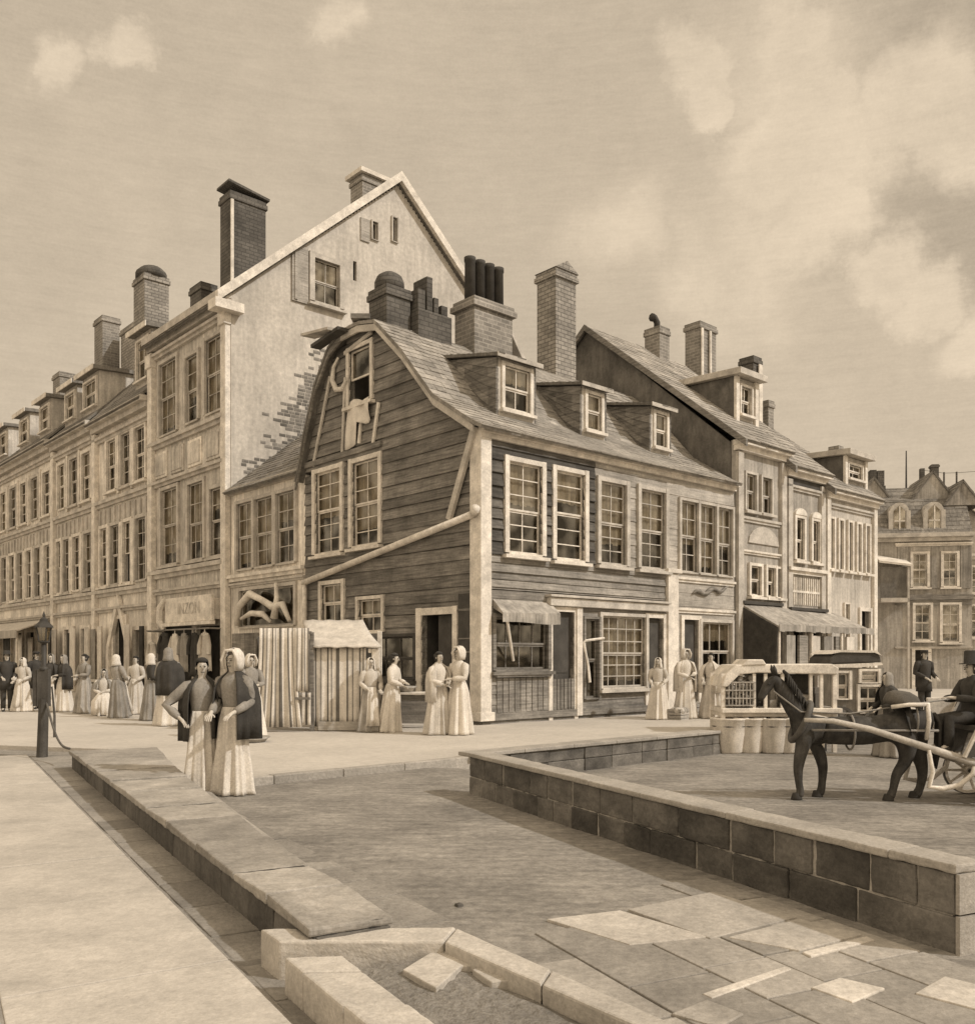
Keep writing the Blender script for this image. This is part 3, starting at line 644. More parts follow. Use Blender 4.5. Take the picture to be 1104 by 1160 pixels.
    for k in range(4):
        pm = MB(); x = 3.1+k*.36; z = 11.5; pm.lathe([(.16, z), (.15, z+1.15), (.17, z+1.17), (.17, z+1.28), (.1, z+1.28), (.1, z+.9)], (x, 3.97, 0), 12); pm.build('chimney_pot', 'pot', o, smooth=True)
    mb = MB(); mb.bar((4.2, 3.9, 11.2), (5.35, 4.1, 9.95), .5, .14); mb.build('flashing', 'trim_tan', o)
    o = chimney(H, 7.4, 8.35, 4.75, 5.6, 9.6, 14.0, 'brick_pale', .07, pitched=.32); o['label'] = 'tall pale brick chimney with pitched cap'
    # --- lean-to between the gable and the tall white house
    L0, L1 = 7.62, 12.28
    l_ops = [(8.15, 9.25, 4.35, 6.45), (9.45, 10.6, 4.35, 6.45), (10.75, 11.8, 4.35, 6.45), (8.2, 11.6, 2.5, 3.65)]
    w = plain_wall(lp, L0, L1, 0, 6.95, l_ops); w.build('side_wing_wall', ['plaster_row', 'interior'], H)
    for k, q in enumerate(l_ops[:3]): window(H, lp, q, 2, 4, .12, fm='trim_tan', blind=(.9, .95, .4)[::-1][k], sill=False)
    window(H, lp, l_ops[3], 1, 1, .12, fm='trim_tan', sill=False)
    band(H, lp, L0+.05, L1, 4.08, .22, .16, 'trim', 'ledge'); band(H, lp, L0+.05, L1, 3.85, .12, .1, 'trim_tan', 'ledge'); band(H, lp, L0+.1, L1, 6.88, .2, .2, 'trim_tan', 'cornice')
    mb = MB(); q = [(11.5, 2.55), (11.3, 3.15), (10.6, 3.5), (9.9, 3.3), (9.2, 3.05), (8.6, 3.1), (8.2, 2.6)]
    mb.tube([(-.2, a, b) for a, b in q], [.08, .12, .13, .1, .12, .1, .06], 8); mb.tube([(-.2, 11.2, 2.75), (-.22, 10.5, 2.9), (-.2, 9.8, 2.85), (-.2, 9.3, 2.6)], [.05, .09, .1, .05], 8); mb.tube([(-.2, 9.0, 3.75), (-.22, 8.9, 3.3), (-.2, 9.1, 2.7)], [.05, .08, .12], 8)
    mb.build('scroll_carving', 'trim', H, smooth=True)
    mb = MB()
    for k in range(14): a = 8.0+k*.3; mb.pbox(lp, a, a+.28, .0, .03, PLZ, 2.3, R.uniform(-.25, .25))
    mb.build('shutter_boards', 'wood_mid', H)
    r = roof([(-.3, 6.85), (3.6, 10.0)], L0+.05, L1-.02, 'y', .22, .3); r.build('side_wing_roof', 'slate', H)
    mb = MB(); mb.prism([(0, L0+.3, 6.9), (3.6, L0+.3, 9.85), (3.6, L0+.3, 6.9)], (0, .1, 0)); mb.box(3.5, 3.6, L0, L1, 6, 9.8); mb.build('side_wing_end', 'wood_dark', H)
    # cloth hanging from the loft window: not part of the house
    c = MB(); n = 8
    for i in range(n):
        for j in range(10):
            P = lambda i, j: (-.13-.05*math.sin(i*1.4+j*.3), 4.25+1.05*i/n-(.06*j/10 if i < 4 else 0), 8.32-.62*j/10*(1+.9*(1 if i >= 5 else 0)*(j/10))-.06*math.sin(i))
            c.poly([P(i, j), P(i+1, j), P(i+1, j+1), P(i, j+1)])
    cl = c.build('hanging_cloth', 'cloth_white', None, smooth=True, solid=.015, recalc=False, weld=True); cl.location = street(0, 0, PLZ); cl.rotation_euler.z = ANG
    tag(cl, 'ragged white cloth hanging out of the open loft window in the dark gable', 'cloth')
def along_y(prof, y):
    for (y0, z0), (y1, z1) in zip(prof, prof[1:]):
        if y0 <= y <= y1: return z0+(z1-z0)*(y-y0)/(y1-y0)
    return prof[0][1] if y < prof[0][0] else prof[-1][1]
corner_house()
# ================================================================== the tall white gabled house
ROWL = 'old houses along the left street'
def gabled_house():
    s0, s1 = 12.3, 18.84
    H = house('gabled_house', 'tall pale plastered house with steep white edged gable rising behind the corner house', 'house', 0, s0, ROWL)
    lp, gp = LP(0), RP(s0); dep = 13.4; rt = 6.71
    ops = [(12.85, 14.1, 9.8, 12.3), (14.7, 15.7, 9.8, 12.1), (16.5, 18.0, 9.75, 12.4), (12.8, 13.75, 4.95, 7.2), (14.3, 15.5, 4.95, 7.6), (16.4, 17.8, 4.95, 7.7), (12.9, 14.9, PLZ, 2.6), (15.3, 18.2, PLZ, 2.7)]
    w = plain_wall(lp, s0+.02, s1, 0, 13.4, ops); w.build('street_wall', ['plaster_grey', 'interior'], H)
    for k, o in enumerate(ops[:6]): window(H, lp, o, (2, 1, 3, 1, 3, 2)[k], 4, .14, fm='trim_tan', blind=(.95, .6, .9, .3, .75, .85)[k], sill=k > 2)
    for z, h in ((4.6, .3), (9.42, .26), (7.95, .2), (12.75, .2)): band(H, lp, s0+.3, s1-.1, z, h, .22, 'trim_tan', 'ledge')
    band(H, lp, s0, s1, 13.25, .5, .4, 'trim_tan', 'cornice'); band(H, lp, s0+.1, s1-.1, 3.95, .2, .16, 'trim_tan', 'ledge')
    mb = MB()
    for k in range(4):
        a = s0+.7+k*1.45; mb.pbox(lp, a, a+1.1, 0, .05, 8.2, 9.15, R.uniform(-.2, .1)); mb.pbox(lp, a+.08, a+1.02, .052, .075, 8.3, 9.05, -.2)
    mb.build('wall_panels', 'plaster_row', H, bevel=.01)
    for a, w_ in ((s1-.45, .4), (s0+.02, .36)):
        mb = MB(); mb.pbox(lp, a, a+w_, 0, .2, 0, 12.95); mb.pbox(lp, a-.06, a+w_+.06, 0, .28, 0, .9); mb.pbox(lp, a-.05, a+w_+.05, 0, .27, 12.4, 12.9); mb.build('pilaster', 'trim', H, bevel=.015)
    # shop sign: pale raised board with worn letters
    mb = MB(); mb.pbox(lp, 12.85, 16.6, .3, .42, 2.75, 3.62); mb.pbox(lp, 12.8, 16.65, .3, .5, 2.62, 2.74); mb.pbox(lp, 12.95, 16.5, 0, .3, 2.8, 3.5); mb.tube([(-.42, 16.55, 3.6), (-.42, 16.95, 3.3), (-.42, 17.0, 2.8), (-.4, 16.7, 2.5)], [.1, .16, .16, .08], 8)
    sg = mb.build('sign_board', 'trim', H, bevel=.015)
    try:
        cu = bpy.data.curves.new('lettering', 'FONT'); cu.body = 'INZON'; cu.size = .55; cu.extrude = .012; cu.align_x = 'CENTER'; cu.align_y = 'CENTER'
        to = bpy.data.objects.new('lettering', cu); COL.objects.link(to); bpy.context.view_layer.update()
        me = bpy.data.meshes.new_from_object(to.evaluated_get(bpy.context.evaluated_depsgraph_get())); COL.objects.unlink(to); bpy.data.objects.remove(to)
        me.materials.clear(); me.materials.append(M['trim_tan']); lo = bpy.data.objects.new('lettering', me); COL.objects.link(lo); lo.parent = sg
        lo.rotation_euler = (rad(90), 0, rad(-90)); lo.location = Vector((-.425, 14.6, 3.2))-OFF[H.name]
    except Exception as e: print('text', e)
    PK = 19.3; gz_ = lambda t: 13.5+(PK-13.5)*t/rt if t < rt else PK-(PK-13.3)*(t-rt)/(dep-rt)
    def span(z):
        if z < 13.45: return (0, dep)
        return ((z-13.5)/(PK-13.5)*rt+.02, rt+(PK-z)/(PK-13.3)*(dep-rt)-.02) if z < PK-.05 else (rt-.02, rt+.02)
    at = lambda u, v: None
    def tz(u, v):
        k = (u-CX)/F; x0, d0 = A.x-.669*s0, A.y+.743*s0; t = (k*d0-x0)/(.743-.669*k); d = d0+.669*t; return t, EYE+(HZ-v)*d/F-PLZ
    t0, zb = tz(352, 345); t1, zt = tz(386, 298)
    g_ops = [(t0+.1, t1-.1, zb+.15, zt-.15), (tz(421, 0)[0], tz(427, 0)[0], tz(424, 272)[1], tz(424, 252)[1]), (tz(444, 0)[0], tz(449, 0)[0], tz(446, 274)[1], tz(446, 247)[1]), (tz(400, 0)[0], tz(404, 0)[0], tz(402, 318)[1], tz(402, 296)[1])]
    w = plain_wall(gp, 0, dep, 0, PK-.04, g_ops, span=span); w.build('gable_wall', ['plaster_white', 'interior'], H)
    window(H, gp, g_ops[0], 2, 2, .2, fm='trim_tan', blind=.5, proud=.12)
    mb = MB(); a = tz(330, 0)[0]; mb.pbox(gp, a, t0-.12, 0, .07, zb-.05, zt+.1); mb.pbox(gp, a+.08, a+.2, .07, .11, zb, zt); mb.build('shutter', 'wood_pale', H, bevel=.01)
    for k, o in enumerate(g_ops[1:3]): window(H, gp, o, 1, 1, .05, fm='trim_tan', sill=False)
    a0, z0 = tz(408, 272); a1, z1 = tz(418, 250); mb = MB(); mb.pbox(gp, a0, a1, 0, .05, z0, z1); mb.build('shutter', 'wood_pale', H)
    # dark bricks with a feathered edge, painting in the diagonal shade on the gable
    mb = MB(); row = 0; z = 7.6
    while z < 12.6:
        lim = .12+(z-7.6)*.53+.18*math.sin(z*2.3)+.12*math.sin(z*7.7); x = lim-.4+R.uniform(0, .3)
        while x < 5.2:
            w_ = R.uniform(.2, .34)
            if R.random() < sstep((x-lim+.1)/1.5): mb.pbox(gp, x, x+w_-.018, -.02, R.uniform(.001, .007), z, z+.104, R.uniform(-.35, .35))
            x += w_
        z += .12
    mb.build('shade_bricks', 'brick_shade', H)
    # roof with pale verge
    r = roof([(-.45, gz_(0)-.38), (rt, PK+.11)], s0-.12, s1+.1, 'y', .3, .4); r.build('roof', 'slate', H)
    r = roof([(dep+.3, gz_(dep)-.25), (rt, PK+.11)], s0-.12, s1+.1, 'y', .3, .4); r.build('roof', 'slate', H)
    mb = MB(); y0, y1 = s0-.3, s0-.1
    for (ta, za), (tb, zb_) in (((-.6, 12.95), (rt, PK+.04)), ((rt, PK+.04), (dep+.3, 13.1))):
        mb.hexa([(ta, y0, za), (tb, y0, zb_), (tb, y1, zb_), (ta, y1, za), (ta, y0, za+.36), (tb, y0, zb_+.36), (tb, y1, zb_+.36), (ta, y1, za+.36)])
    mb.build('bargeboard', 'trim', H)
    mb = MB(); mb.box(-.7, .3, s0-.35, s0+.2, 12.75, 13.05); mb.build('eave_return', 'trim', H)
    mb = MB(); mb.box(0, dep, s1-.15, s1-.02, 0, 13); mb.prism([(0, s1-.1, 13), (rt, s1-.1, PK-.14), (dep, s1-.1, 13)], (0, .09, 0)); mb.box(dep-.15, dep, s0+.1, s1, 0, 13.1); mb.build('back_wall', 'plaster_white', H)
    o = chimney(H, .2, 1.5, 12.75, 13.5, 13.2, 17.05, 'brick_dark', .05); o['label'] = 'tall dark slab chimney near the eave'
    mb = MB(); mb.box(.2, .3, 12.69, 12.745, 13.2, 16.75); mb.build('chimney_trim', 'trim', o)
    mb = MB(); mb.bar((.1, 13.1, 17.32), (1.6, 13.1, 17.12), .9, .08); mb.build('chimney_cap', 'brick_dark', o)
    o = chimney(H, 5.75, 6.85, 13.2, 14.0, 18.0, 19.75, 'brick', .05); mb = MB(); mb.box(5.6, 7.2, 13.05, 14.15, 19.76, 19.92); mb.build('chimney_cap', 'trim', o)
    mb = MB(); mb.lathe([(.14, 19.92), (.13, 20.12), (.09, 20.14)], (6.2, 13.6, 0), 8); mb.lathe([(.14, 19.92), (.13, 20.08), (.09, 20.1)], (6.6, 13.6, 0), 8); mb.build('chimney_pot', 'pot', o)
    o = chimney(H, .3, .9, 15.2, 16.1, 13.4, 14.8, 'brick_dark', .05)
gabled_house()
# ================================================================== row houses on the left street
def left_row(label, s0, s1, z_eave, ridge, m, ups, lows, dorm, chims, shop, colour_trim='trim_tan', arch=None):
    H = house('row_house', label, 'house', 0, s0, ROWL); lp = LP(0)
    ops = [(a, b, 8.45, 10.5) for a, b in ups]+[(a, b, 4.55, 6.95) for a, b in lows]
    sops = list(shop)
    w = plain_wall(lp, s0+.01, s1-.01, 0, z_eave-.1, ops+sops); w.build('street_wall', [m, 'interior'], H)
    for k, o in enumerate(ops): window(H, lp, o, 2, 4, .16, fm=colour_trim if k % 2 else 'trim', blind=R.choice([None, None, .3, .5, .95]), sill=R.random() < .7, bm=R.choice(['curtain', 'cloth_mid', 'cloth_dark', 'curtain']), open_=R.random() < .2)
    for k, o in enumerate(sops):
        mb = MB(); mb.pbox(lp, o[0]-.15, o[0], -.1, .1, 0, o[3]+.15); mb.pbox(lp, o[1], o[1]+.15, -.1, .1, 0, o[3]+.15); mb.pbox(lp, o[0], o[1], -.1, .09, o[3], o[3]+.15)
        d = mb.build('door', 'trim', H); lf = MB(); lf.pbox(lp, o[0]+.02, (o[0]+o[1])/2-.02, -.13, -.08, PLZ, o[3]-.02); lf.build('door_leaf', 'wood_mid', d)
    for z, h in ((4.2, .28), (7.95, .28), (3.5, .2)): band(H, lp, s0+.02, s1-.02, z, h, .2, 'trim_tan', 'ledge')
    band(H, lp, s0, s1-.02, z_eave-.05, .42, .45, colour_trim, 'cornice'); band(H, lp, s0+.05, s1-.05, z_eave-.62, .24, .2, colour_trim, 'ledge')
    mb = MB(); mb.pbox(lp, s1-.4, s1-.03, 0, .2, 0, z_eave-.3); mb.pbox(lp, s1-.46, s1-.02, 0, .27, 0, .8); mb.build('pilaster', 'trim', H, bevel=.015)
    mb = MB()
    for k in range(int((s1-s0)/.55)): a = s0+.3+k*.55; mb.pbox(lp, a, a+.12, .02, .09, 7.1, 7.7, R.uniform(-.2, .2))
    mb.pbox(lp, s0+.25, s1-.45, .0, .03, 7.05, 7.75); mb.build('frieze_blocks', colour_trim, H)
    rt = 3.4; r = roof([(-.5, z_eave+.05), (rt, ridge)], s0+.01, s1-.01, 'y', .32, .45); r.build('roof', 'slate', H)
    r = roof([(7.4, z_eave+.05), (rt, ridge)], s0+.01, s1-.01, 'y', .4, .6); r.build('roof', 'slate', H)
    mb = MB()
    for y in (s0+.02, s1-.14): mb.prism([(0, y, 0), (7, y, 0), (7, y, z_eave), (rt, y, ridge-.2), (0, y, z_eave)], (0, .1, 0))
    mb.box(6.9, 7, s0+.15, s1-.15, 0, z_eave); mb.build('end_wall', m, H)
    rz = lambda t: z_eave+.05+(ridge-z_eave)*(t+.5)/(rt+.5)
    for (sa, sb, h) in dorm:
        tf = .3; zb = rz(tf); dp = LP(tf); wo = (sa+.25, sb-.25, zb+.3, zb+h-.28)
        w = plain_wall(dp, sa, sb, zb-.2, zb+h, [wo]); ck = w
        te = tf+(h+.1)*(rt+.5)/(ridge-z_eave)*1.15
        for y in (sa-.02, sb-.08): ck.prism([(tf, y, zb-.2), (tf, y, zb+h), (te, y, zb+h+.12), (te, y, rz(te)-.25)], (0, .1, 0))
        ck.box(tf-.34, tf-.302, sa-.22, sb+.22, zb+h-.04, zb+h+.17, 0, 2)
        o = ck.build('dormer', ['plaster_pale', 'interior', 'trim'], H); window(o, dp, wo, 2, 2, .1, blind=.5, flat=True)
        rr = MB(); rr.hexa([(tf-.3, sa-.2, zb+h), (te+.2, sa-.2, zb+h+.13), (te+.2, sb+.2, zb+h+.13), (tf-.3, sb+.2, zb+h), (tf-.3, sa-.2, zb+h+.16), (te+.2, sa-.2, zb+h+.29), (te+.2, sb+.2, zb+h+.29), (tf-.3, sb+.2, zb+h+.16)]); rr.build('dormer_roof', 'slate', o)
    for (t0, t1, sa, sb, zt, mm, rd) in chims:
        o = chimney(H, t0, t1, sa, sb, rz((t0+t1)/2)-.6, zt, mm, .06)
        if rd:
            mb = MB(); r0 = min(t1-t0, sb-sa)/2; mb.lathe([(r0+.1, zt), (r0+.1, zt+.25), (r0*.8, zt+.45), (.001, zt+.5)], ((t0+t1)/2, (sa+sb)/2, 0), 14, sx=1, sy=(sb-sa)/(t1-t0)); mb.build('chimney_cap', 'brick_dark', o, smooth=True)
    for q in (ups, lows):
        za, zb = (8.2, 10.75) if q is ups else (4.4, 7.0)
        for (a, b), (c, d) in zip(q, q[1:]):
            m_ = (b+c)/2; mb = MB(); mb.pbox(lp, m_-.1, m_+.1, 0, .1, za, zb); mb.build('pilaster', 'trim', H)
    return H
h1 = left_row('tan row house beside the tall gabled house, with a pointed arch doorway and clothes outside', 18.86, 24.9, 11.3, 15.6, 'plaster_row',
    [(19.4, 20.4), (20.9, 21.8), (22.4, 23.4)], [(19.3, 20.3), (20.8, 21.6), (22.1, 23.0), (23.4, 24.2)], [(19.6, 21.2, 2.1)], [(1.2, 2.25, 22.6, 23.8, 17.7, 'brick_pale', 1)], [(19.5, 20.4, PLZ, 2.6), (21.3, 22.6, PLZ, 3.1)])
mb = MB(); P = LP(0)
mb.prism([P.p(20.7, .02, 1.9), P.p(21.95, .02, 4.1), P.p(23.2, .02, 1.9), P.p(22.9, .02, 1.9), P.p(21.95, .02, 3.6), P.p(21.0, .02, 1.9)], (-.16, 0, 0)); mb.pbox(P, 22.9, 23.2, .02, .18, PLZ, 1.9); mb.pbox(P, 20.7, 21.0, .02, .18, PLZ, 1.9)
mb.build('pointed_arch', 'trim', h1)
h2 = left_row('second tan row house with three wide dormers and deep shadowed windows', 24.92, 30.5, 11.5, 15.4, 'plaster_row',
    [(25.4, 26.5), (27.1, 28.1), (28.8, 29.8)], [(25.3, 26.2), (26.8, 27.7), (28.2, 29.0), (29.4, 30.0)], [(25.4, 27.4, 1.7), (28.2, 29.9, 1.7)], [(1.5, 2.3, 28.4, 29.5, 17.6, 'brick', 0), (2.2, 3.2, 26.2, 28.0, 16.9, 'brick_pale', 0)], [(25.5, 26.5, PLZ, 2.8), (27.6, 28.8, PLZ, 2.8)])
h3 = left_row('farthest left row house with long ledges and a shop awning at street level', 30.52, 48, 11.7, 15.5, 'plaster_row',
    [(31+k*1.9, 32.1+k*1.9) for k in range(8)], [(31+k*1.5, 31.9+k*1.5) for k in range(11)], [(32, 33.8, 1.7), (35.5, 37.3, 1.7), (39.5, 41.3, 1.7), (43, 45, 1.7)], [(2.4, 3.6, 37.6, 38.8, 17.3, 'brick', 0)], [(31.3+k*2.1, 32.7+k*2.1, PLZ, 2.8) for k in range(7)])
mb = MB(); mb.hexa([(-.1, 31, 3.3), (-.1, 45, 3.3), (-1.5, 45, 2.75), (-1.5, 31, 2.75), (-.1, 31, 3.36), (-.1, 45, 3.36), (-1.5, 45, 2.81), (-1.5, 31, 2.81)]); mb.box(-1.53, -1.5, 31, 45, 2.45, 2.82, -.3); mb.build('awning', 'cloth_pale', h3)
for k in range(5):
    mb = MB(); mb.tube([(-1.45, 31.2+k*3.3, 0), (-1.45, 31.2+k*3.3, 2.75)], .05, 6); mb.build('awning_post', 'trim', h3)
# ================================================================== houses along the right street
ROWR = 'old houses along the right street'
def right_house(label, t0, t1, z_eave, ridge, rs, m, wins, shops, left_gable=None, verge=True, roofm='shingle', name='row_house'):
    H = house(name, label, 'house', t0, 0, ROWR); rp = RP(0)
    w = plain_wall(rp, t0+.02, t1-.02, 0, z_eave-.05, [q[:4] for q in wins+shops]); w.build('street_wall', [m, 'interior'], H)
    for q in wins:
        kw = q[4] if len(q) > 4 else {}; window(H, rp, q, **kw)
    for o in shops:
        mb = MB(); mb.pbox(rp, o[0]-.13, o[0], -.1, .08, 0, o[3]+.13); mb.pbox(rp, o[1], o[1]+.13, -.1, .08, 0, o[3]+.13); mb.pbox(rp, o[0], o[1], -.1, .075, o[3], o[3]+.13)
        d = mb.build('door', 'trim', H); lf = MB(); lf.pbox(rp, o[0]+.02, (o[0]+o[1])/2-.02, -.13, -.08, PLZ, o[3]-.02); lf.build('door_leaf', 'wood_mid', d)
    roof([(-.4, z_eave-.1), (rs, ridge)], t0-.1, t1-.01, 'x', .26, .36).build('roof', roofm, H)
    roof([(rs*2+.3, z_eave-.1), (rs, ridge)], t0-.1, t1-.01, 'x', .35, .5).build('roof', roofm, H)
    e = MB()
    for x in (t0, t1-.12): e.prism([(x, .16, 0), (x, rs*2, 0), (x, rs*2, z_eave-.3), (x, rs, ridge-.15), (x, .16, z_eave-.1)], (.1, 0, 0))
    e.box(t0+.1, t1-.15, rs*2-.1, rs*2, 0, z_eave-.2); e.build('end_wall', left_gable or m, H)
    mb = MB()
    for (ya, za), (yb, zb) in (((-.5, z_eave-.14), (rs, ridge+.02)), ((rs, ridge+.02), (rs*2+.35, z_eave-.14))):
        mb.hexa([(t0-.2, ya, za-.22), (t0-.1, ya, za-.22), (t0-.1, yb, zb-.22), (t0-.2, yb, zb-.22), (t0-.2, ya, za), (t0-.1, ya, za), (t0-.1, yb, zb), (t0-.2, yb, zb)])
    mb.build('bargeboard', 'wood_mid', H)
    band(H, rp, t0-.05, t1-.03, z_eave-.22, .3, .34, 'trim', 'cornice')
    return H
# A: the dark gabled house
wins = [(10.75, 11.3, 6.05, 7.15, dict(cols=2, rows=2, w=.08, fm='trim_tan', blind=.9)), (11.65, 12.2, 6.05, 7.15, dict(cols=2, rows=2, w=.08, fm='trim_tan', blind=.5)), (11.0, 11.6, 3.45, 4.35, dict(cols=1, rows=2, w=.1)), (11.95, 12.4, 3.45, 4.35, dict(cols=1, rows=2, w=.1, blind=.5)), (12.5, 12.8, 3.45, 4.35, dict(cols=1, rows=2, w=.08))]
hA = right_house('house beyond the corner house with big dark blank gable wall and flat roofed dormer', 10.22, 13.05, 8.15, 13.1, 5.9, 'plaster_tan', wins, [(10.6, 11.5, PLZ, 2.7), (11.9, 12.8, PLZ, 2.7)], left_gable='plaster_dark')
rp = RP(0)
for k, t in enumerate((10.24, 12.72)):
    mb = MB(); mb.pbox(rp, t, t+.28, 0, .12, 0, 7.75); mb.build('pilaster', 'trim_tan', hA)
band(hA, rp, 10.5, 12.7, 5.75, .16, .1, 'trim_tan', 'ledge'); band(hA, rp, 10.5, 12.7, 4.75, .12, .1, 'trim', 'ledge'); band(hA, rp, 10.5, 12.7, 3.15, .2, .16, 'frame_dark', 'ledge')
mb = MB(); mb.prism([rp.p(10.9+1.75*(1-math.cos(math.pi*k/8))/2, .001, 5.05+.55*math.sin(math.pi*k/8)) for k in range(9)], (0, -.05, 0)); mb.build('arched_panel', 'trim_tan', hA, bevel=.01)
# the flat shed dormer
def shed_dormer(H, x0, x1, yf, zt, ridge, ze, rs, posts=True):
    rz = lambda y: ze+(ridge-ze)*(y+.4)/(rs+.4); zb = rz(yf); mb = MB(); yb = (zt-ze)/(ridge-ze)*(rs+.4)-.4+.6
    wo = (x0+.3, x1-.3, zb+.25, zt-.25); dp = RP(yf); mb = plain_wall(dp, x0+.05, x1-.05, zb-.2, zt, [wo])
    for x in (x0, x1-.1): mb.prism([(x, yf, zb-.2), (x, yf, zt), (x, yb, zt+.05), (x, yb, rz(yb)-.1)], (.1, 0, 0), 0, 2)
    for x in (x0-.05, x1-.13): mb.box(x, x+.18, yf-.1, yf-.005, zb-.15, zt, 0, 3)
    o = mb.build('dormer', ['trim_tan', 'interior', 'plaster_dark', 'trim'], H); window(o, dp, wo, 2, 2, .08, blind=.3, flat=True)
    r = MB(); r.hexa([(x0-.2, yf-.35, zt), (x1+.2, yf-.35, zt), (x1+.2, yb+.3, zt+.12), (x0-.2, yb+.3, zt+.12), (x0-.2, yf-.35, zt+.2), (x1+.2, yf-.35, zt+.2), (x1+.2, yb+.3, zt+.32), (x0-.2, yb+.3, zt+.32)])
    r.build('dormer_roof', 'trim_tan', o, bevel=.01)
shed_dormer(hA, 11.75, 12.95, 1.0, 10.55, 13.1, 8.05, 5.9)
# B: narrow house with two arched windows
wins = [(13.7, 14.2, 4.75, 6.1, dict(cols=1, rows=2, w=.12, arch=True)), (14.75, 15.2, 4.75, 6.1, dict(cols=1, rows=2, w=.12, arch=True))]
hB = right_house('narrow house with two tall arched windows between the dark gabled house and the pale one', 13.07, 15.6, 7.75, 12.9, 5.8, 'plaster_mid', wins, [(13.4, 14.2, PLZ, 2.6), (14.6, 15.3, PLZ, 2.6)])
band(hB, rp, 13.15, 15.5, 4.35, .22, .2, 'trim', 'ledge'); band(hB, rp, 13.15, 15.5, 3.05, .2, .22, 'frame_dark', 'ledge'); band(hB, rp, 13.15, 15.5, 7.05, .16, .12, 'trim_tan', 'ledge')
mb = MB()
for k in range(16): x = 13.3+k*.135; mb.pbox(rp, x, x+.05, 0, .05, 3.25, 4.15, R.uniform(-.3, .3))
mb.pbox(rp, 13.25, 15.45, 0, .06, 3.65, 3.72); mb.build('balustrade_panel', 'trim', hB)
for t in (13.12, 15.25):
    mb = MB(); mb.pbox(rp, t, t+.26, 0, .12, 0, 7.3); mb.build('pilaster', 'trim_tan', hB)
mb = MB(); mb.pbox(rp, 13.3, 15.4, .001, .05, 7.12, 7.5); mb.build('dark_frieze', 'frame_dark', hB)
# C: pale house with five slots
wins = [(15.95+k*.66, 16.2+k*.66, 4.6, 6.3, dict(cols=1, rows=2, w=.09, blind=(.2, .5, .1, .4, .3)[k])) for k in range(5)]+[(17.0, 17.3, 1.3, 3.4, dict(cols=1, rows=2, w=.06, sill=False))]
hC = right_house('pale house with five narrow windows at the end of the right row', 15.62, 19.4, 7.35, 11.8, 5.6, 'plaster_pale', wins, [(18.2, 18.9, PLZ, 3.2)])
for t in (15.64, 19.1):
    mb = MB(); mb.pbox(rp, t, t+.25, 0, .12, 0, 7.0); mb.build('pilaster', 'trim', hC)
band(hC, rp, 15.95, 19.05, 6.75, .16, .12, 'trim_tan', 'ledge')
shed_dormer(hC, 17.6, 19.2, .3, 8.75, 11.8, 7.25, 5.6)
o = chimney(hC, 18.6, 19.0, 3.9, 4.4, 9.8, 11.7, 'brick', .05)
chimney(hC, 19.0, 19.35, 1.2, 1.6, 8.2, 9.5, 'brick_pale', .03)
o = chimney(hB, 13.75, 14.35, 5.5, 6.2, 12.2, 13.9, 'brick', .04); o['label'] = 'small brick chimney with a bent cowl'
mb = MB(); mb.tube([(14.05, 5.85, 13.85), (14.05, 5.85, 14.15), (13.9, 5.85, 14.3), (13.75, 5.85, 14.28)], [.12, .12, .12, .16], 8); mb.build('chimney_pot', 'pot', o, smooth=True)
o = chimney(hC, 16.3, 17.4, 5.5, 6.2, 11, 14.7, 'brick', .06); mb = MB(); mb.box(16.3, 16.42, 5.4, 5.46, 11.4, 14.4); mb.box(16.85, 16.95, 5.4, 5.46, 11.4, 14.4); mb.build('chimney_trim', 'trim', o)
o = chimney(hC, 17.2, 17.75, 3.7, 4.3, 10, 13.1, 'brick_dark', .05); mb = MB(); mb.box(17.45, 17.7, 3.6, 3.64, 10.0, 12.8); mb.build('chimney_trim', 'trim', o)
# the sloping awning in front of A and B
mb = MB(); q = [(10.5, 0, 3.1), (12.2, 0, 3.12), (14, 0, 3.05), (16.4, 0, 3.0)]
for (xa, _, za), (xb, _, zb) in zip(q, q[1:]): mb.hexa([(xa, -.02, za), (xb, -.02, zb), (xb, -1.3, zb-.62), (xa, -1.3, za-.66+.05*math.sin(xa)), (xa, -.02, za+.06), (xb, -.02, zb+.06), (xb, -1.3, zb-.57), (xa, -1.3, za-.61+.05*math.sin(xa))], R.uniform(-.12, .1))
x = 10.5
while x < 16.3: mb.prism([(x, -1.3, 2.5), (x+.3, -1.3, 2.5), (x+.3, -1.3, 2.3+R.uniform(-.03, .03)), (x, -1.3, 2.3)], (0, -.02, 0), R.uniform(-.3, .1)); x += .3
aw = mb.build('awning', 'cloth_aged', hA); mb = MB(); mb.prism([(10.49, -.05, 3.08), (10.49, -1.28, 2.4), (10.49, -1.2, 1.2), (10.49, -.8, .9), (10.49, -.05, 1.0)], (-.03, 0, 0)); mb.build('awning_side', 'cloth_dark', aw)
for x in (10.6, 12.5, 14.4, 16.2):
    mb = MB(); mb.tube([(x, -1.24, 0), (x, -1.24, 2.45)], .05, 6); mb.build('awning_post', 'trim', aw)
for k in range(6):
    x = 11.1+k*.75; mb = MB(); mb.box(x, x+.5, -1.2, -1.12, .9, 2.2, R.uniform(-.3, .3)); mb.build('awning_screen', ['cloth_mid', 'wood_mid', 'cloth_pale'][k % 3], aw)
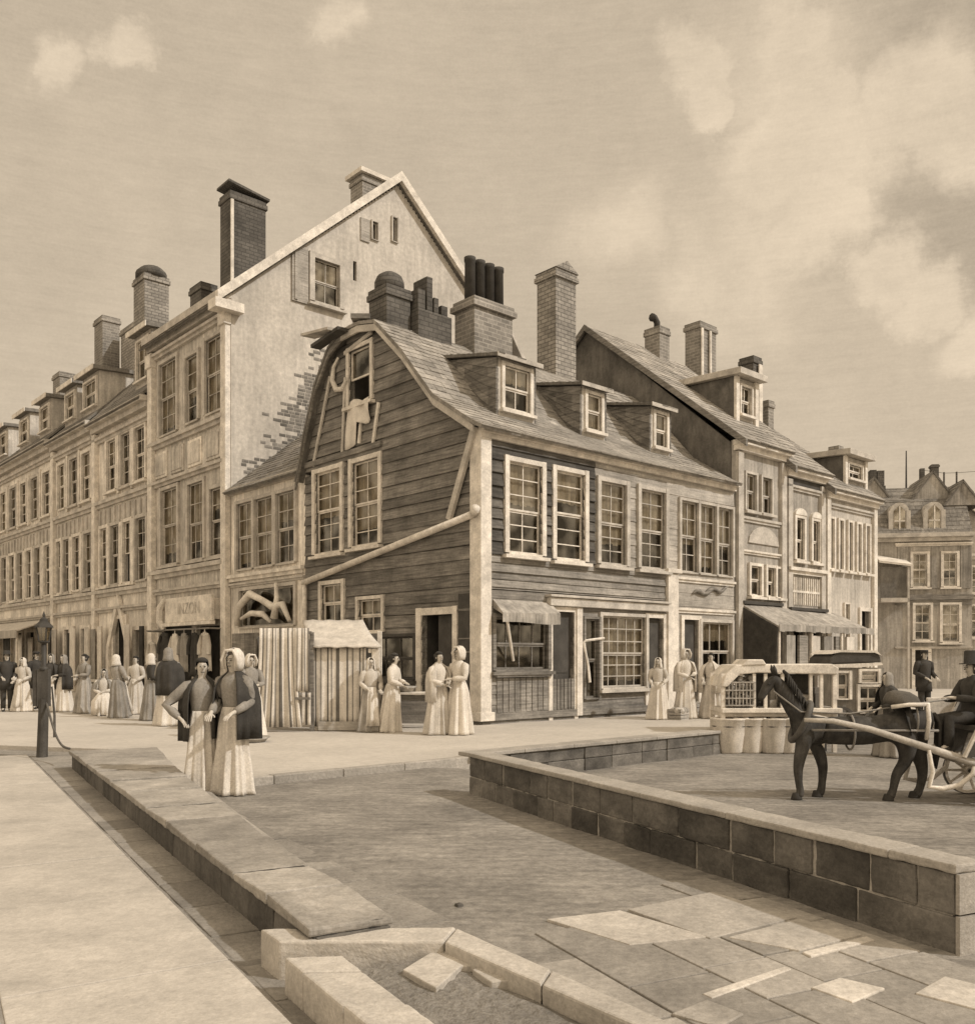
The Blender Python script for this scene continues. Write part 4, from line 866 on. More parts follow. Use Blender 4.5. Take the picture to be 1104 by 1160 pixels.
# ================================================================== houses closing the right street
FX = Vector((.985, -.17, 0)).normalized(); FY = Vector((.17, .985, 0)).normalized(); FA = math.atan2(FX.y, FX.x)
def far_house(name, label, u, d, group='houses closing the far end of the right street'):
    o = thing(name, label, 'house', Vector(((u-CX)/F*d, d, PLZ)), FA, group); OFF[o.name] = Vector((0, 0, 0)); return o
fA = far_house('mansard_house', 'brown far house with slate mansard roof and two arched dormers closing the right street', 994, 45)
wd = 4.3; fp = RP(0)
wins = [(1.6, 2.25, 5.0, 6.6), (3.0, 3.6, 5.0, 6.6), (1.7, 2.4, 2.4, 4.1), (2.95, 3.7, 2.3, 4.1), (1.7, 2.3, PLZ, 1.9)]
w = plain_wall(fp, -3, wd, 0, 7.5, wins); w.build('front_wall', ['plaster_tan', 'interior'], fA)
for k, q in enumerate(wins[:4]): window(fA, fp, q, 2, 4, .12, fm='trim', blind=(.9, .5, .3, .9)[k])
mb = MB(); mb.pbox(fp, 1.55, 1.7, -.1, .06, 0, 2.05); mb.pbox(fp, 2.3, 2.45, -.1, .06, 0, 2.05); mb.pbox(fp, 1.7, 2.3, -.1, .06, 1.9, 2.05); mb.build('door', 'trim', fA)
mb2 = MB()
for k in range(3): a = (.9, 2.45, 3.78)[k]; b = (1.4, 2.82, wd-.05)[k]; mb2.pbox(fp, a, b, .001, .05, 4.9, 7.0, R.uniform(-.2, .1))
mb2.build('dark_panel', 'plaster_mid', fA)
band(fA, fp, -3, wd, 7.4, .4, .3, 'trim_tan', 'cornice'); band(fA, fp, .8, wd, 7.05, .16, .12, 'trim', 'ledge'); band(fA, fp, .8, wd, 4.35, .5, .12, 'wood_mid', 'ledge'); band(fA, fp, .8, wd, 2.0, .12, .1, 'trim_tan', 'ledge')
mb = roof([(-.15, 7.55), (.9, 9.3), (3.2, 10.4)], -3, wd, 'x', .25, .3); mb.build('roof', 'slate', fA)
mb = roof([(6.5, 7.5), (5.5, 9.3), (3.2, 10.4)], -3, wd, 'x', .3, .4); mb.build('roof', 'slate', fA)
mb = MB(); mb.prism([(wd-.14, .16, 0), (wd-.14, 6.3, 0), (wd-.14, 6.3, 7.5), (wd-.14, 5.5, 9.2), (wd-.14, 3.2, 10.3), (wd-.14, .9, 9.2), (wd-.14, .16, 7.5)], (.1, 0, 0)); mb.prism([(-3, .16, 0), (-3, 6.3, 0), (-3, 6.3, 7.5), (-3, 5.5, 9.2), (-3, 3.2, 10.3), (-3, .9, 9.2), (-3, .16, 7.5)], (.1, 0, 0)); mb.build('end_wall', 'plaster_mid', fA)
for a in (.55, 2.15):
    mb = MB(); dp = RP(.0); c = a+.45; pts = [(a, 7.65), (a, 8.7)]+[(c-.45*math.cos(math.pi*k/8), 8.7+.45*math.sin(math.pi*k/8)) for k in range(1, 8)]+[(a+.9, 8.7), (a+.9, 7.65)]
    mb.prism([(x, .05, z) for x, z in pts], (0, .9, 0)); mb.prism([(x+(c-x)*.0, .0, z) for x, z in ((a-.06, 7.6), (a-.06, 8.75), (a+.14, 8.75), (a+.14, 7.6))], (0, .049, 0)); mb.prism([(x, .0, z) for x, z in ((a+.76, 7.6), (a+.76, 8.75), (a+.96, 8.75), (a+.96, 7.6))], (0, .049, 0))
    o = mb.build('dormer', 'trim_tan', fA); mb = MB(); mb.prism([(a+.2, .046, 7.8), (a+.2, .046, 8.75), (c, .046, 9.0), (a+.7, .046, 8.75), (a+.7, .046, 7.8)], (0, -.03, 0)); mb.build('window', 'glass', o)
    mb = MB(); mb.box(c-.03, c+.03, -.02, .01, 7.8, 8.95); mb.box(a+.2, a+.7, -.02, .008, 8.2, 8.26); mb.build('sash', 'trim', o)
for xc, hw, zt_, y0 in ((2.9, 1.25, 10.9, 1.2), (.2, 1.1, 10.75, 1.6), (4.1, .9, 10.3, .6)):
    for sg in (-1, 1): mb = roof([(xc+sg*hw, zt_-1.75*hw*.8), (xc, zt_)], y0, 5.2, 'y', .25, .3); mb.build('roof', 'slate', fA)
    mb = MB(); mb.prism([(xc-hw*.92, y0+.06, zt_-1.75*hw*.8), (xc+hw*.92, y0+.06, zt_-1.75*hw*.8), (xc, y0+.06, zt_-.1)], (0, .1, 0)); mb.build('small_gable', 'plaster_mid', fA)
mb = MB(); mb.box(3.4, 3.75, 3.2, 3.6, 9.9, 11.6); mb.box(3.36, 3.79, 3.16, 3.64, 11.45, 11.55); mb.build('chimney', 'brick_dark', fA)
mb = MB(); mb.box(.3, .62, 2.9, 3.4, 9.9, 11.35); mb.box(.66, 1.0, 2.9, 3.4, 9.9, 11.3); mb.box(.25, 1.05, 2.85, 3.45, 9.9, 10.5); mb.build('chimney', 'brick_dark', fA)
mb = MB(); mb.tube([(2.15, 3.2, 10.3), (2.15, 3.2, 12.35)], [.05, .03], 6); mb.build('roof_pole', 'iron', fA)
mb = MB(); mb.box(-.1, 1.2, -1.0, -.02, 4.2, 4.4); mb.hexa([(-.2, -1.1, 6.1), (1.3, -1.1, 5.9), (1.3, -.02, 6.2), (-.2, -.02, 6.5), (-.2, -1.1, 6.2), (1.3, -1.1, 6.0), (1.3, -.02, 6.3), (-.2, -.02, 6.6)], .3); mb.box(1.1, 1.2, -1.0, -.9, 0, 5.9); mb.build('side_porch', 'trim_tan', fA)
mb = MB(); mb.box(-.1, 1.08, -.9, -.84, 4.4, 5.9); mb.build('porch_screen', 'plaster_dark', fA)
fB = far_house('gabled_house', 'pale far house at the right edge with white edged roof slope', 1058, 47.6)
gw = lambda x: 10.55-.74*abs(x)
wins = [(1.75, 2.3, 2.6, 4.2), (3.0, 3.6, 2.6, 4.2), (1.8, 2.3, 4.9, 6.2), (3.1, 3.6, 4.9, 6.2)]
w = plain_wall(fp, -4.6, 6.2, 0, 10.4, wins, span=lambda z: (-4.6, 6.2) if z < 5.9 else (max(-4.6, -(10.5-z)/.74), min(6.2, (10.5-z)/.74))); w.build('front_wall', ['plaster_pale', 'interior'], fB)
for q in wins: window(fB, fp, q, 2, 4, .12, fm='trim', blind=.6)
band(fB, fp, 1.3, 6.2, 6.75, .3, .2, 'trim', 'ledge'); band(fB, fp, 1.3, 6.2, 4.6, .14, .1, 'trim_tan', 'ledge')
for sg in (-1, 1):
    mb = roof([(sg*6.6, gw(6.6)+.05), (0, gw(0)+.12)], -.2, 9, 'y', .3, .4); mb.build('roof', 'slate', fB)
    mb = MB(); mb.hexa([(0, -.34, gw(0)-.12), (sg*6.6, -.34, gw(6.6)-.15), (sg*6.6, -.21, gw(6.6)-.15), (0, -.21, gw(0)-.12), (0, -.34, gw(0)+.16), (sg*6.6, -.34, gw(6.6)+.1), (sg*6.6, -.21, gw(6.6)+.1), (0, -.21, gw(0)+.16)]); mb.build('bargeboard', 'trim', fB)
mb = MB(); mb.box(-4.6, -4.5, .16, 9, 0, 6.9); mb.box(6.1, 6.2, .16, 9, 0, 5.8); mb.prism([(-4.6, 8.9, 0), (6.2, 8.9, 0), (6.2, 8.9, 5.9), (0, 8.9, 10.4), (-4.6, 8.9, 7)], (0, .09, 0)); mb.build('end_wall', 'plaster_pale', fB)
for x, h in ((.15, 12.0), (1.45, 11.8), (2.1, 11.8)):
    mb = MB(); mb.box(x, x+.22, 3.0, 3.3, 8.6, h) if x < 1 else mb.tube([(x, 3.3, 8.6), (x, 3.3, h)], .05, 6); mb.build('chimney' if x < 1 else 'roof_pole', 'brick_dark', fB)
mb = MB(); mb.tube([(.25, 3.2, 11.95), (1.45, 3.3, 11.75), (2.1, 3.3, 11.75), (6, 3.3, 11.9)], .012, 5); mb.build('wire', 'iron', fB)
# ================================================================== people and the horse
def skinned(verts, edges, radii, root, sub=1):
    me = bpy.data.meshes.new('tmp'); me.from_pydata(verts, edges, []); o = bpy.data.objects.new('tmp', me); COL.objects.link(o)
    sk = o.modifiers.new('Skin', 'SKIN'); sk.branch_smoothing = .3
    sv = me.skin_vertices[0].data
    for k, r in enumerate(radii): sv[k].radius = r if isinstance(r, tuple) else (r, r); sv[k].use_root = (k == root)
    s = o.modifiers.new('Sub', 'SUBSURF'); s.levels = sub; s.render_levels = sub
    bpy.context.view_layer.update()
    out = bpy.data.meshes.new_from_object(o.evaluated_get(bpy.context.evaluated_depsgraph_get()))
    bpy.data.objects.remove(o); bpy.data.meshes.remove(me); return out
def to_mb(me, mi=0):
    mb = MB(); mb.v = [v.co.copy() for v in me.vertices]
    for p in me.polygons: mb.f.append(tuple(p.vertices)); mb.m.append(mi); mb.t.append(0.)
    return mb
def arm_pts(side, el, wr):
    return Vector((side*.165, 0, 1.36)), Vector(el), Vector(wr)
def person(label, pos, yaw=0., h=1.65, arms=None, bodice='cloth_pale', skirt='cloth_pale', head='hair', shawl=None, man=False, seated=False, lean=0., group=None, apron=None, coat='cloth_dark', sw=.82):
    """facing -Y before the yaw; body is one mesh, clothing and hair are its children"""
    L_el, L_wr, R_el, R_wr = arms or ((.24, .03, 1.1), (.2, -.12, .88), (-.24, .03, 1.1), (-.2, -.12, .88))
    V, E, Rr = [], [], []
    def add(p, r, par=None):
        V.append(tuple(p)); Rr.append(r)
        if par is not None: E.append((par, len(V)-1))
        return len(V)-1
    pel = add((0, .0, .92), (.15, .11)); wa = add((0, .0, 1.08), (.12, .09), pel); ch = add((0, -.005, 1.25), (.15, .105), wa)
    nb = add((0, .0, 1.38), (.07, .065), ch); nk = add((0, -.01, 1.45), .047, nb); hd = add((0, -.025, 1.53), (.066, .078), nk); h2 = add((0, -.02, 1.59), (.07, .085), hd); h3 = add((0, -.01, 1.645), (.045, .055), h2)
    for sd, el, wr in ((1, L_el, L_wr), (-1, R_el, R_wr)):
        sh = add((sd*.15, 0, 1.345), .055, ch); e = add(el, .04, sh); w = add(wr, .026, e)
        d = (Vector(wr)-Vector(el)).normalized(); side = d.cross(Vector((0, 0, 1))); side = side.normalized() if side.length > .1 else Vector((1, 0, 0))
        up = side.cross(d); p = Vector(wr)+d*.06; pm = add(p, (.034, .022), w)
        for k, (off, ln) in enumerate(((-.03, .075), (-.01, .085), (.01, .08), (.03, .065))):
            a = add(p+d*.035+side*off, .0095, pm); b = add(p+d*(.035+ln*.55)+side*off*1.1-up*.008, .0085, a); add(p+d*(.035+ln)+side*off*1.1-up*.028, .007, b)
        t = add(Vector(wr)+d*.05+side*(.045*sd)-up*.01, .0105, pm); add(Vector(wr)+d*.085+side*(.058*sd)-up*.02, .009, t)
    legs = []
    for sd in (1, -1):
        hp = add((sd*.085, 0, .86), .09, pel)
        if seated: kn = add((sd*.1, -.42, .84), .062, hp); an = add((sd*.1, -.44, .46), .042, kn); ft = add((sd*.11, -.56, .42), .034, an)
        else: kn = add((sd*.09, -.02, .48), .062, hp); an = add((sd*.09, .02, .09), .042, kn); ft = add((sd*.1, -.12, .035), .033, an)
        legs.append([V[hp], V[kn], V[an]])
    me = skinned(V, E, Rr, pel); mb = to_mb(me); bpy.data.meshes.remove(me)
    for sd in (1, -1):                                          # face: eyes, ears, nose, mouth
        mb.ell((sd*.027, -.098, 1.575), .011, .008, .008, 8, 5, m=1); mb.ell((sd*.07, -.005, 1.56), .012, .02, .03, 8, 5)
        mb.box(sd*.027-.016, sd*.027+.016, -.108, -.095, 1.594, 1.6, m=1)
    mb.prism([(-.012, -.098, 1.535), (.012, -.098, 1.535), (0, -.098, 1.58)], (0, -.012, 0)); mb.prism([(-.012, -.1, 1.535), (.012, -.1, 1.535), (0, -.128, 1.54), (0, -.1, 1.585)], (0, .004, 0))
    mb.box(-.022, .022, -.104, -.09, 1.503, 1.511, m=1)
    sc = h/1.665
    o = mb.build('person', ['skin', 'hair'], None, smooth=True, loc=pos, rz=yaw, recalc=True); o.scale = (sc, sc, sc); o.rotation_euler.x = lean
    o.rotation_mode = 'XYZ'; tag(o, label, 'person', group); OFF[o.name] = Vector((0, 0, 0))
    wob = R.uniform(0, 6)
    if not man:
        fold = lambda th, f: (.13*math.sin(7*th+wob)+.1*math.sin(12*th+2*wob)+.05*math.sin(19*th-wob)+.1*math.sin(2*th+wob))*(1-f)**.5
        if seated: prof = [(.3, .44), (.3, .6), (.3, .8), (.2, .95), (.135, 1.04)]
        else: prof = [(.36*sw, .012), (.345*sw, .06), (.31*sw, .3), (.265*sw, .55), (.215*(sw+.1), .8), (.165*(.3+.7*sw+.1), .95), (.132, 1.03)]
        s = MB(); s.lathe(prof, (0, -.0 if not seated else -.2, 0), 72, fold=fold, sy=.9); s.build('skirt', skirt, o, smooth=True)
        if apron: s = MB(); s.lathe([(.37*sw, .15), (.325*sw, .35), (.275*sw, .6), (.225*(sw+.1), .82), (.15, 1.02)], (0, -.02, 0), 16, fold=fold, sy=.93, arc=(rad(235), rad(305))); s.build('apron', apron, o, smooth=True, solid=.01)
        b = MB(); b.lathe([(.14, 1.0), (.132, 1.06), (.155, 1.18), (.17, 1.28), (.15, 1.36), (.075, 1.43), (.056, 1.46)], (0, 0, 0), 24, sy=.78)
        for sd, el, wr in ((1, L_el, L_wr), (-1, R_el, R_wr)):
            e, w_ = Vector(el), Vector(wr); b.tube([(sd*.12, 0, 1.35), (sd*.17, 0, 1.335), e.lerp(Vector((sd*.17, 0, 1.34)), .4), e, e.lerp(w_, .5), e.lerp(w_, .93)], [.06, .075, .07, .055, .055, .042], 10)
        b.build('bodice', bodice, o, smooth=True)
    else:
        t = MB()
        for lg in legs:
            a, k, n_ = [Vector(q) for q in lg]; t.tube([a+Vector((0, 0, .06)), a, a.lerp(k, .5), k, k.lerp(n_, .5), n_], [.1, .105, .092, .08, .07, .068], 10)
        t.ell((0, 0, .92), .165, .125, .12); t.build('trousers', skirt, o, smooth=True)
        b = MB(); zb = .62 if not seated else .82; b.lathe([(.2, zb), (.19, .8 if not seated else .9), (.165, 1.02), (.17, 1.2), (.185, 1.3), (.16, 1.37), (.08, 1.43), (.06, 1.47)], (0, .0, 0), 24, sy=.76, fold=lambda th, f: .05*math.sin(6*th+wob)*(1-f))
        for sd, el, wr in ((1, L_el, L_wr), (-1, R_el, R_wr)):
            e, w_ = Vector(el), Vector(wr); b.tube([(sd*.12, 0, 1.36), (sd*.18, 0, 1.34), e.lerp(Vector((sd*.18, 0, 1.34)), .4), e, e.lerp(w_, .5), e.lerp(w_, .93)], [.065, .08, .075, .062, .058, .05], 10)
        b.build('coat', coat, o, smooth=True)
        t = MB()
        for sd in (1, -1):
            an = Vector(legs[0 if sd == 1 else 1][2]); t.tube([an+Vector((0, .03, .03)), an+Vector((0, -.01, -.045)), an+Vector((0, -.1, -.06)), an+Vector((0, -.16, -.062))], [.05, .05, .042, .03], 10)
        t.build('boots', 'hair', o, smooth=True)
    if shawl:
        s = MB(); fl = lambda th, f: (.14*math.sin(5*th+wob)+.1*math.sin(11*th)+.12*math.sin(th+wob))*(1-f)**.6
        s.lathe([(.27, .66), (.27, .88), (.27, 1.1), (.25, 1.25), (.195, 1.35), (.085, 1.44), (.06, 1.47)], (0, .01, 0), 30, fold=fl, sy=.8, arc=(rad(-56), rad(230)))
        s.build('shawl', shawl, o, smooth=True, solid=.012)
    if head in ('scarf', 'scarf_dark'):
        s = MB(); s.lathe([(.12, 1.40), (.105, 1.46), (.092, 1.54), (.095, 1.61), (.075, 1.66), (.03, 1.69), (.001, 1.695)], (0, .012, 0), 20, sy=1.12, arc=(rad(-50), rad(230)), fold=lambda th, f: .04*math.sin(9*th)*(1-f)); s.build('head_scarf', 'cloth_white' if head == 'scarf' else 'cloth_mid', o, smooth=True, solid=.01)
    elif head in ('hair', 'bun'):
        s = MB(); s.lathe([(.05, 1.48), (.078, 1.52), (.084, 1.6), (.07, 1.65), (.035, 1.68), (.001, 1.685)], (0, .012, 0), 18, sy=1.15, arc=(rad(-28), rad(208)))
        s.lathe([(.079, 1.632), (.068, 1.662), (.035, 1.688), (.001, 1.693)], (0, .004, 0), 18, sy=1.15); s.ell((0, .1, 1.6), .05, .05, .05); s.build('hair', 'hair', o, smooth=True)
    elif head in ('hat', 'tall_hat', 'cap'):
        s = MB(); s.lathe([(.05, 1.48), (.078, 1.52), (.084, 1.6), (.06, 1.64)], (0, .012, 0), 18, sy=1.15, arc=(rad(-28), rad(208))); s.build('hair', 'hair', o, smooth=True)
        s = MB(); zt = {'hat': 1.73, 'tall_hat': 1.82, 'cap': 1.69}[head]; br = .085 if head == 'cap' else .15
        s.lathe([(br, 1.618), (br, 1.63), (.094, 1.636), (.09, zt-.02), (.07, zt), (.001, zt)], (0, -.01, 0), 20, sy=1.1)
        if head == 'cap': s.box(-.07, .07, -.17, -.08, 1.615, 1.628)
        s.build('hat', 'cloth_dark', o, smooth=True)
    elif head == 'bonnet':
        s = MB(); s.lathe([(.085, 1.45), (.1, 1.52), (.105, 1.6), (.09, 1.66), (.05, 1.71), (.001, 1.72)], (0, .02, 0), 20, sy=1.2, arc=(rad(-58), rad(238))); s.tube([(-.09, -.07, 1.47), (-.105, -.09, 1.58), (-.05, -.09, 1.69), (.05, -.09, 1.69), (.105, -.09, 1.58), (.09, -.07, 1.47)], .016, 6); s.build('bonnet', 'cloth_white', o, smooth=True, solid=.008)
    return o
G = lambda u, v, z=0.: ground(u, v, z)
AK = ((.25, .0, 1.1), (.1, -.25, 1.02), (-.42, .08, 1.1), (-.27, -.08, .95))                  # hand on hip, elbow out
AH = ((.23, -.06, 1.1), (.06, -.25, 1.08), (-.23, -.06, 1.1), (-.06, -.24, 1.02))             # carrying in front
AB = ((.235, .03, 1.1), (.17, -.25, .98), (-.235, .03, 1.1), (-.13, -.26, .97))
PW = 'women in long pale skirts'
person('woman with dark shawl and elbow stuck out, in pale skirt beside the low capped wall', G(229, 899), rad(22), 1.58, AK, 'cloth_mid', 'cloth_white', 'bun', 'cloth_dark', sw=.62)
person('taller woman in white bonnet and dark shawl, on the right of the strolling pair', G(265, 900), rad(-18), 1.66, AB, 'cloth_mid', 'cloth_white', 'bonnet', 'cloth_dark', sw=.62)
person('woman in pale dress holding a bundle, beside the striped cloth at its left edge', G(284, 836, PLZ), rad(35), 1.55, AH, 'cloth_mid', 'cloth_white', 'bonnet')
person('dark haired woman in pale blouse leaning over the low table by the side door', G(440, 829, PLZ), rad(75), 1.6, AH, 'cloth_white', 'cloth_white', 'bun', lean=rad(5))
person('pale dressed woman in scarf standing close against the end of the striped booth', G(420, 829, PLZ), rad(20), 1.5, AB, 'cloth_pale', 'cloth_aged', 'scarf', apron='cloth_white')
person('woman in pale dress turning to her neighbour in front of the side door', G(497, 832, PLZ), rad(40), 1.62, AH, 'cloth_white', 'cloth_pale', 'bun', 'cloth_pale')
person('woman in white bonnet and white dress next to the white corner post', G(520, 832, PLZ), rad(-45), 1.7, AH, 'cloth_white', 'cloth_white', 'bonnet')
person('person in pale clothes standing before the dark doorway left of the white pilaster', G(745, 815, PLZ), rad(-20), 1.5, AB, 'cloth_pale', 'cloth_white', 'scarf')
person('woman in white shawl standing right of the white pilaster, outside the pale shop', G(776, 814, PLZ), rad(20), 1.7, AH, 'cloth_white', 'cloth_white', 'bonnet', 'cloth_white')
person('woman in pale striped dress behind the goods at the stall end', G(805, 814, PLZ), rad(-30), 1.62, AB, 'cloth_pale', 'cloth_pale', 'hair', 'cloth_white')
person('person in dark coat by the shop post at the far left edge', G(8, 806, PLZ), rad(30), 1.66, AB, skirt='cloth_dark', head='hat', man=True)
person('woman with white flared skirt in front of the awning at far left', G(26, 806, PLZ), rad(-10), 1.5, AB, 'cloth_pale', 'cloth_white', 'scarf', apron='cloth_white')
person('dark coated person half hidden behind the lamp post', G(58, 806, PLZ), rad(10), 1.6, AB, skirt='cloth_white', head='scarf_dark', shawl='cloth_dark', bodice='cloth_dark')
person('woman in dark shawl just right of the lamp post', G(72, 806, PLZ), rad(-25), 1.58, AH, 'cloth_dark', 'cloth_white', 'scarf_dark', 'cloth_dark')
person('woman in pale dress sitting by the pointed arch doorway', G(118, 810, PLZ)-Vector((0, 0, .4)), rad(20), 1.6, AH, 'cloth_pale', 'cloth_white', 'scarf_dark', 'cloth_mid', seated=True)
person('person in pale dress standing in the pointed arch doorway', G(154, 809, PLZ), rad(-10), 1.55, AB, 'cloth_pale', 'cloth_pale', 'bun')
person('person in dark shawl and pale skirt looking at the clothes under the shop sign', G(191, 822, PLZ), rad(190), 1.72, AB, 'cloth_mid', 'cloth_white', 'scarf_dark', 'cloth_dark')
person('woman in mid brown dress standing between the lamp post and the pointed arch', G(96, 808, PLZ), rad(-30), 1.6, AH, 'cloth_mid', 'cloth_aged', 'bun')
person('woman with pale apron leaning over the trestle counter', G(136, 813, PLZ), rad(150), 1.58, AH, 'cloth_aged', 'cloth_mid', 'scarf', apron='cloth_white', lean=rad(-4))
person('man in dark coat and cap in front of the far left doorways', G(41, 803, PLZ), rad(60), 1.68, AB, skirt='cloth_mid', head='cap', man=True)
person('woman in dark dress with white scarf facing the hung clothes beside the pilaster', G(172, 816, PLZ), rad(120), 1.6, AB, 'cloth_dark', 'cloth_mid', 'scarf')
person('man in brown coat behind the goods stall, next to the coach', Vector(((922-CX)/F*21.5, 21.5, gz(8, 21.5))), rad(-20), 1.7, AB, skirt='cloth_dark', head='hat', man=True, coat='cloth_brown')
person('woman in dark shawl passing behind the horse pack', Vector(((1004-CX)/F*17.5, 17.5, gz(7.6, 17.5))), rad(-80), 1.6, AB, 'cloth_dark', 'cloth_mid', 'scarf_dark', 'cloth_dark')
person('man in dark coat and cap before the far brown house, between horse and driver', Vector(((1046-CX)/F*24, 24, PLZ)), rad(10), 1.7, AB, skirt='cloth_dark', head='cap', man=True)
sm = MB(); sp = G(118, 810, PLZ); sm.box(-.2, .2, -.2, .2, .36, .42); [sm.tube([(x, y, 0), (x*.9, y*.9, .38)], .025, 6) for x in (-.16, .16) for y in (-.16, .16)]
tag(sm.build('stool', 'wood_mid', None, loc=sp+Vector((0, .05, 0))), 'small wooden stool under the seated woman by the pointed arch', 'stool')
# ------------------------------------------------------------------ horse
HC = Vector(((980-CX)/F*12.28, 12.28, -.3)); HC.z = gz(HC.x, HC.y)
def hp(u, v, y=0.): return Vector(((u-980)*.01188, y, (905-v)*.01188))
def horse():
    V, E, Rr = [], [], []
    def add(p, r, par=None):
        V.append(tuple(p)); Rr.append(r if isinstance(r, tuple) else (r, r))
        if par is not None: E.append((par, len(V)-1))
        return len(V)-1
    ba = add(hp(962, 829), .225); b1 = add(hp(935, 828), .215, ba); sh = add(hp(914, 826), .2, b1); cht = add(hp(903, 824), .13, sh)
    b2 = add(hp(990, 827), .21, ba); lo = add(hp(1012, 820), .215, b2); ru = add(hp(1035, 814), .225, lo); tl = add(hp(1052, 812), .12, ru)
    n1 = add(hp(902, 806), (.12, .15), sh); n2 = add(hp(893, 791), (.085, .12), n1); n3 = add(hp(884, 776), (.07, .1), n2); po = add(hp(878, 769), .085, n3)
    m1 = add(hp(872, 776), (.07, .085), po); m2 = add(hp(866, 786), .058, m1); m3 = add(hp(862, 794), .05, m2)
    for sd, pts in ((-.13, [(908, 842, .12), (904, 857, .085), (902, 872, .066), (903, 886, .05), (905, 897, .054), (902, 903, .064)]), (.13, [(926, 842, .12), (933, 857, .088), (936, 872, .068), (935, 887, .052), (934, 897, .056), (931, 904, .066)])):
        p = sh if sd < 0 else b1
        for u, v, r in pts: p = add(hp(u, v, sd), r, p)
    for sd, pts in ((-.14, [(1022, 834, .17), (1021, 848, .13), (1020, 860, .09), (1009, 876, .068), (1006, 892, .052), (1002, 903, .066)]), (.14, [(1041, 834, .18), (1040, 850, .13), (1046, 866, .09), (1047, 880, .068), (1044, 894, .056), (1039, 904, .07)])):
        p = ru if sd > 0 else lo
        for u, v, r in pts: p = add(hp(u, v, sd), r, p)
    me = skinned(V, E, Rr, ba, 2); mb = to_mb(me); bpy.data.meshes.remove(me)
    for sd in (-1, 1):
        p = hp(879, 764, sd*.05); mb.tube([p, p+Vector((-.02, sd*.02, .07)), p+Vector((-.03, sd*.025, .13))], [.03, .028, .004], 8)
        q = hp(871, 775, sd*.075); mb.ell(q, .018, .012, .018, 8, 6, m=1)
        mb.ell(hp(862, 796, sd*.03), .012, .012, .014, 6, 5, m=1)
    o = mb.build('horse', ['horse', 'hair'], None, smooth=True, loc=HC, rz=rad(-4)); tag(o, 'dark brown horse in harness facing left, pulling the cart behind the block wall', 'horse'); OFF[o.name] = Vector((0, 0, 0))
    mn = MB()
    for k in range(26):
        f = k/25; p = hp(886+26*f, 764+40*f); sd = R.choice((-1, 1)); mn.tube([p+Vector((.03, 0, .05)), p+Vector((.08, sd*.06, 0)), p+Vector((.06+R.uniform(-.02, .03), sd*.1, -.14))], [.022, .02, .004], 5)
    mn.build('mane', 'hair', o, smooth=True)
    tm = MB()
    for k in range(14): a = R.uniform(-.05, .05); tm.tube([hp(1054, 808, a*.4), hp(1060, 818, a), hp(1059, 845, a*1.3), hp(1056+R.uniform(-2, 2), 870, a)], [.03, .035, .03, .006], 5)
    tm.build('tail', 'hair', o, smooth=True)
    st = MB(); ring = lambda u, v, ry, rz_, w: [hp(u, v)+Vector((w*math.cos(t), ry*math.sin(t), rz_*math.cos(t))) for t in [2*math.pi*k/24 for k in range(25)]]
    st.tube(ring(908, 818, .2, .25, .12), .045, 8); st.build('collar', 'leather', o, smooth=True)
    st = MB(); st.tube(ring(962, 829, .235, .24, 0), .016, 6); st.tube(ring(1030, 815, .24, .25, 0), .014, 6); st.tube([hp(1052, 826, -.2), hp(1058, 828, 0), hp(1052, 826, .2)], .02, 6); st.tube([hp(1052, 826, -.2), hp(1000, 826, -.24), hp(915, 826, -.22)], .018, 6); st.tube([hp(1052, 826, .2), hp(1000, 826, .24), hp(915, 826, .22)], .018, 6); st.tube([hp(876, 783, -.075), hp(905, 806, -.14), hp(960, 808, -.1), hp(1075, 790, -.1)], .012, 5)
    st.build('harness', 'leather_tan', o, smooth=True)
    for (u, v, y) in ((902, 905, -.13), (931, 905, .13), (1002, 905, -.14), (1039, 905, .14)):
        hf = MB(); c = hp(u-1.5, v, y); hf.lathe([(.066, .0), (.064, .02), (.05, .075), (.042, .09)], c, 14, sx=1.15); hf.build('hoof', 'hair', o, smooth=True)
    bl = MB(); bl.lathe([(1.0, 0), (.98, .3), (.8, .75), (.4, .98), (.001, 1.0)], (0, 0, 0), 20, sx=.24, sy=.25); 
    for p in bl.v: p.z = p.z*.2; 
    for k, p in enumerate(bl.v): bl.v[k] = hp(1020, 806)+Vector((p.x, p.y, p.z+.08-.25*p.x*.6))
    bl.build('pack', 'cloth_brown', o, smooth=True)
    b2 = MB(); b2.tube([hp(1002, 800, -.2), hp(1020, 797, -.26), hp(1042, 797, -.22)], .03, 6); b2.tube([hp(1040, 796, -.235), hp(1041, 815, -.25), hp(1040, 836, -.2)], .03, 6); b2.build('pack_strap', 'trim', o, smooth=True)
    return o
horse()
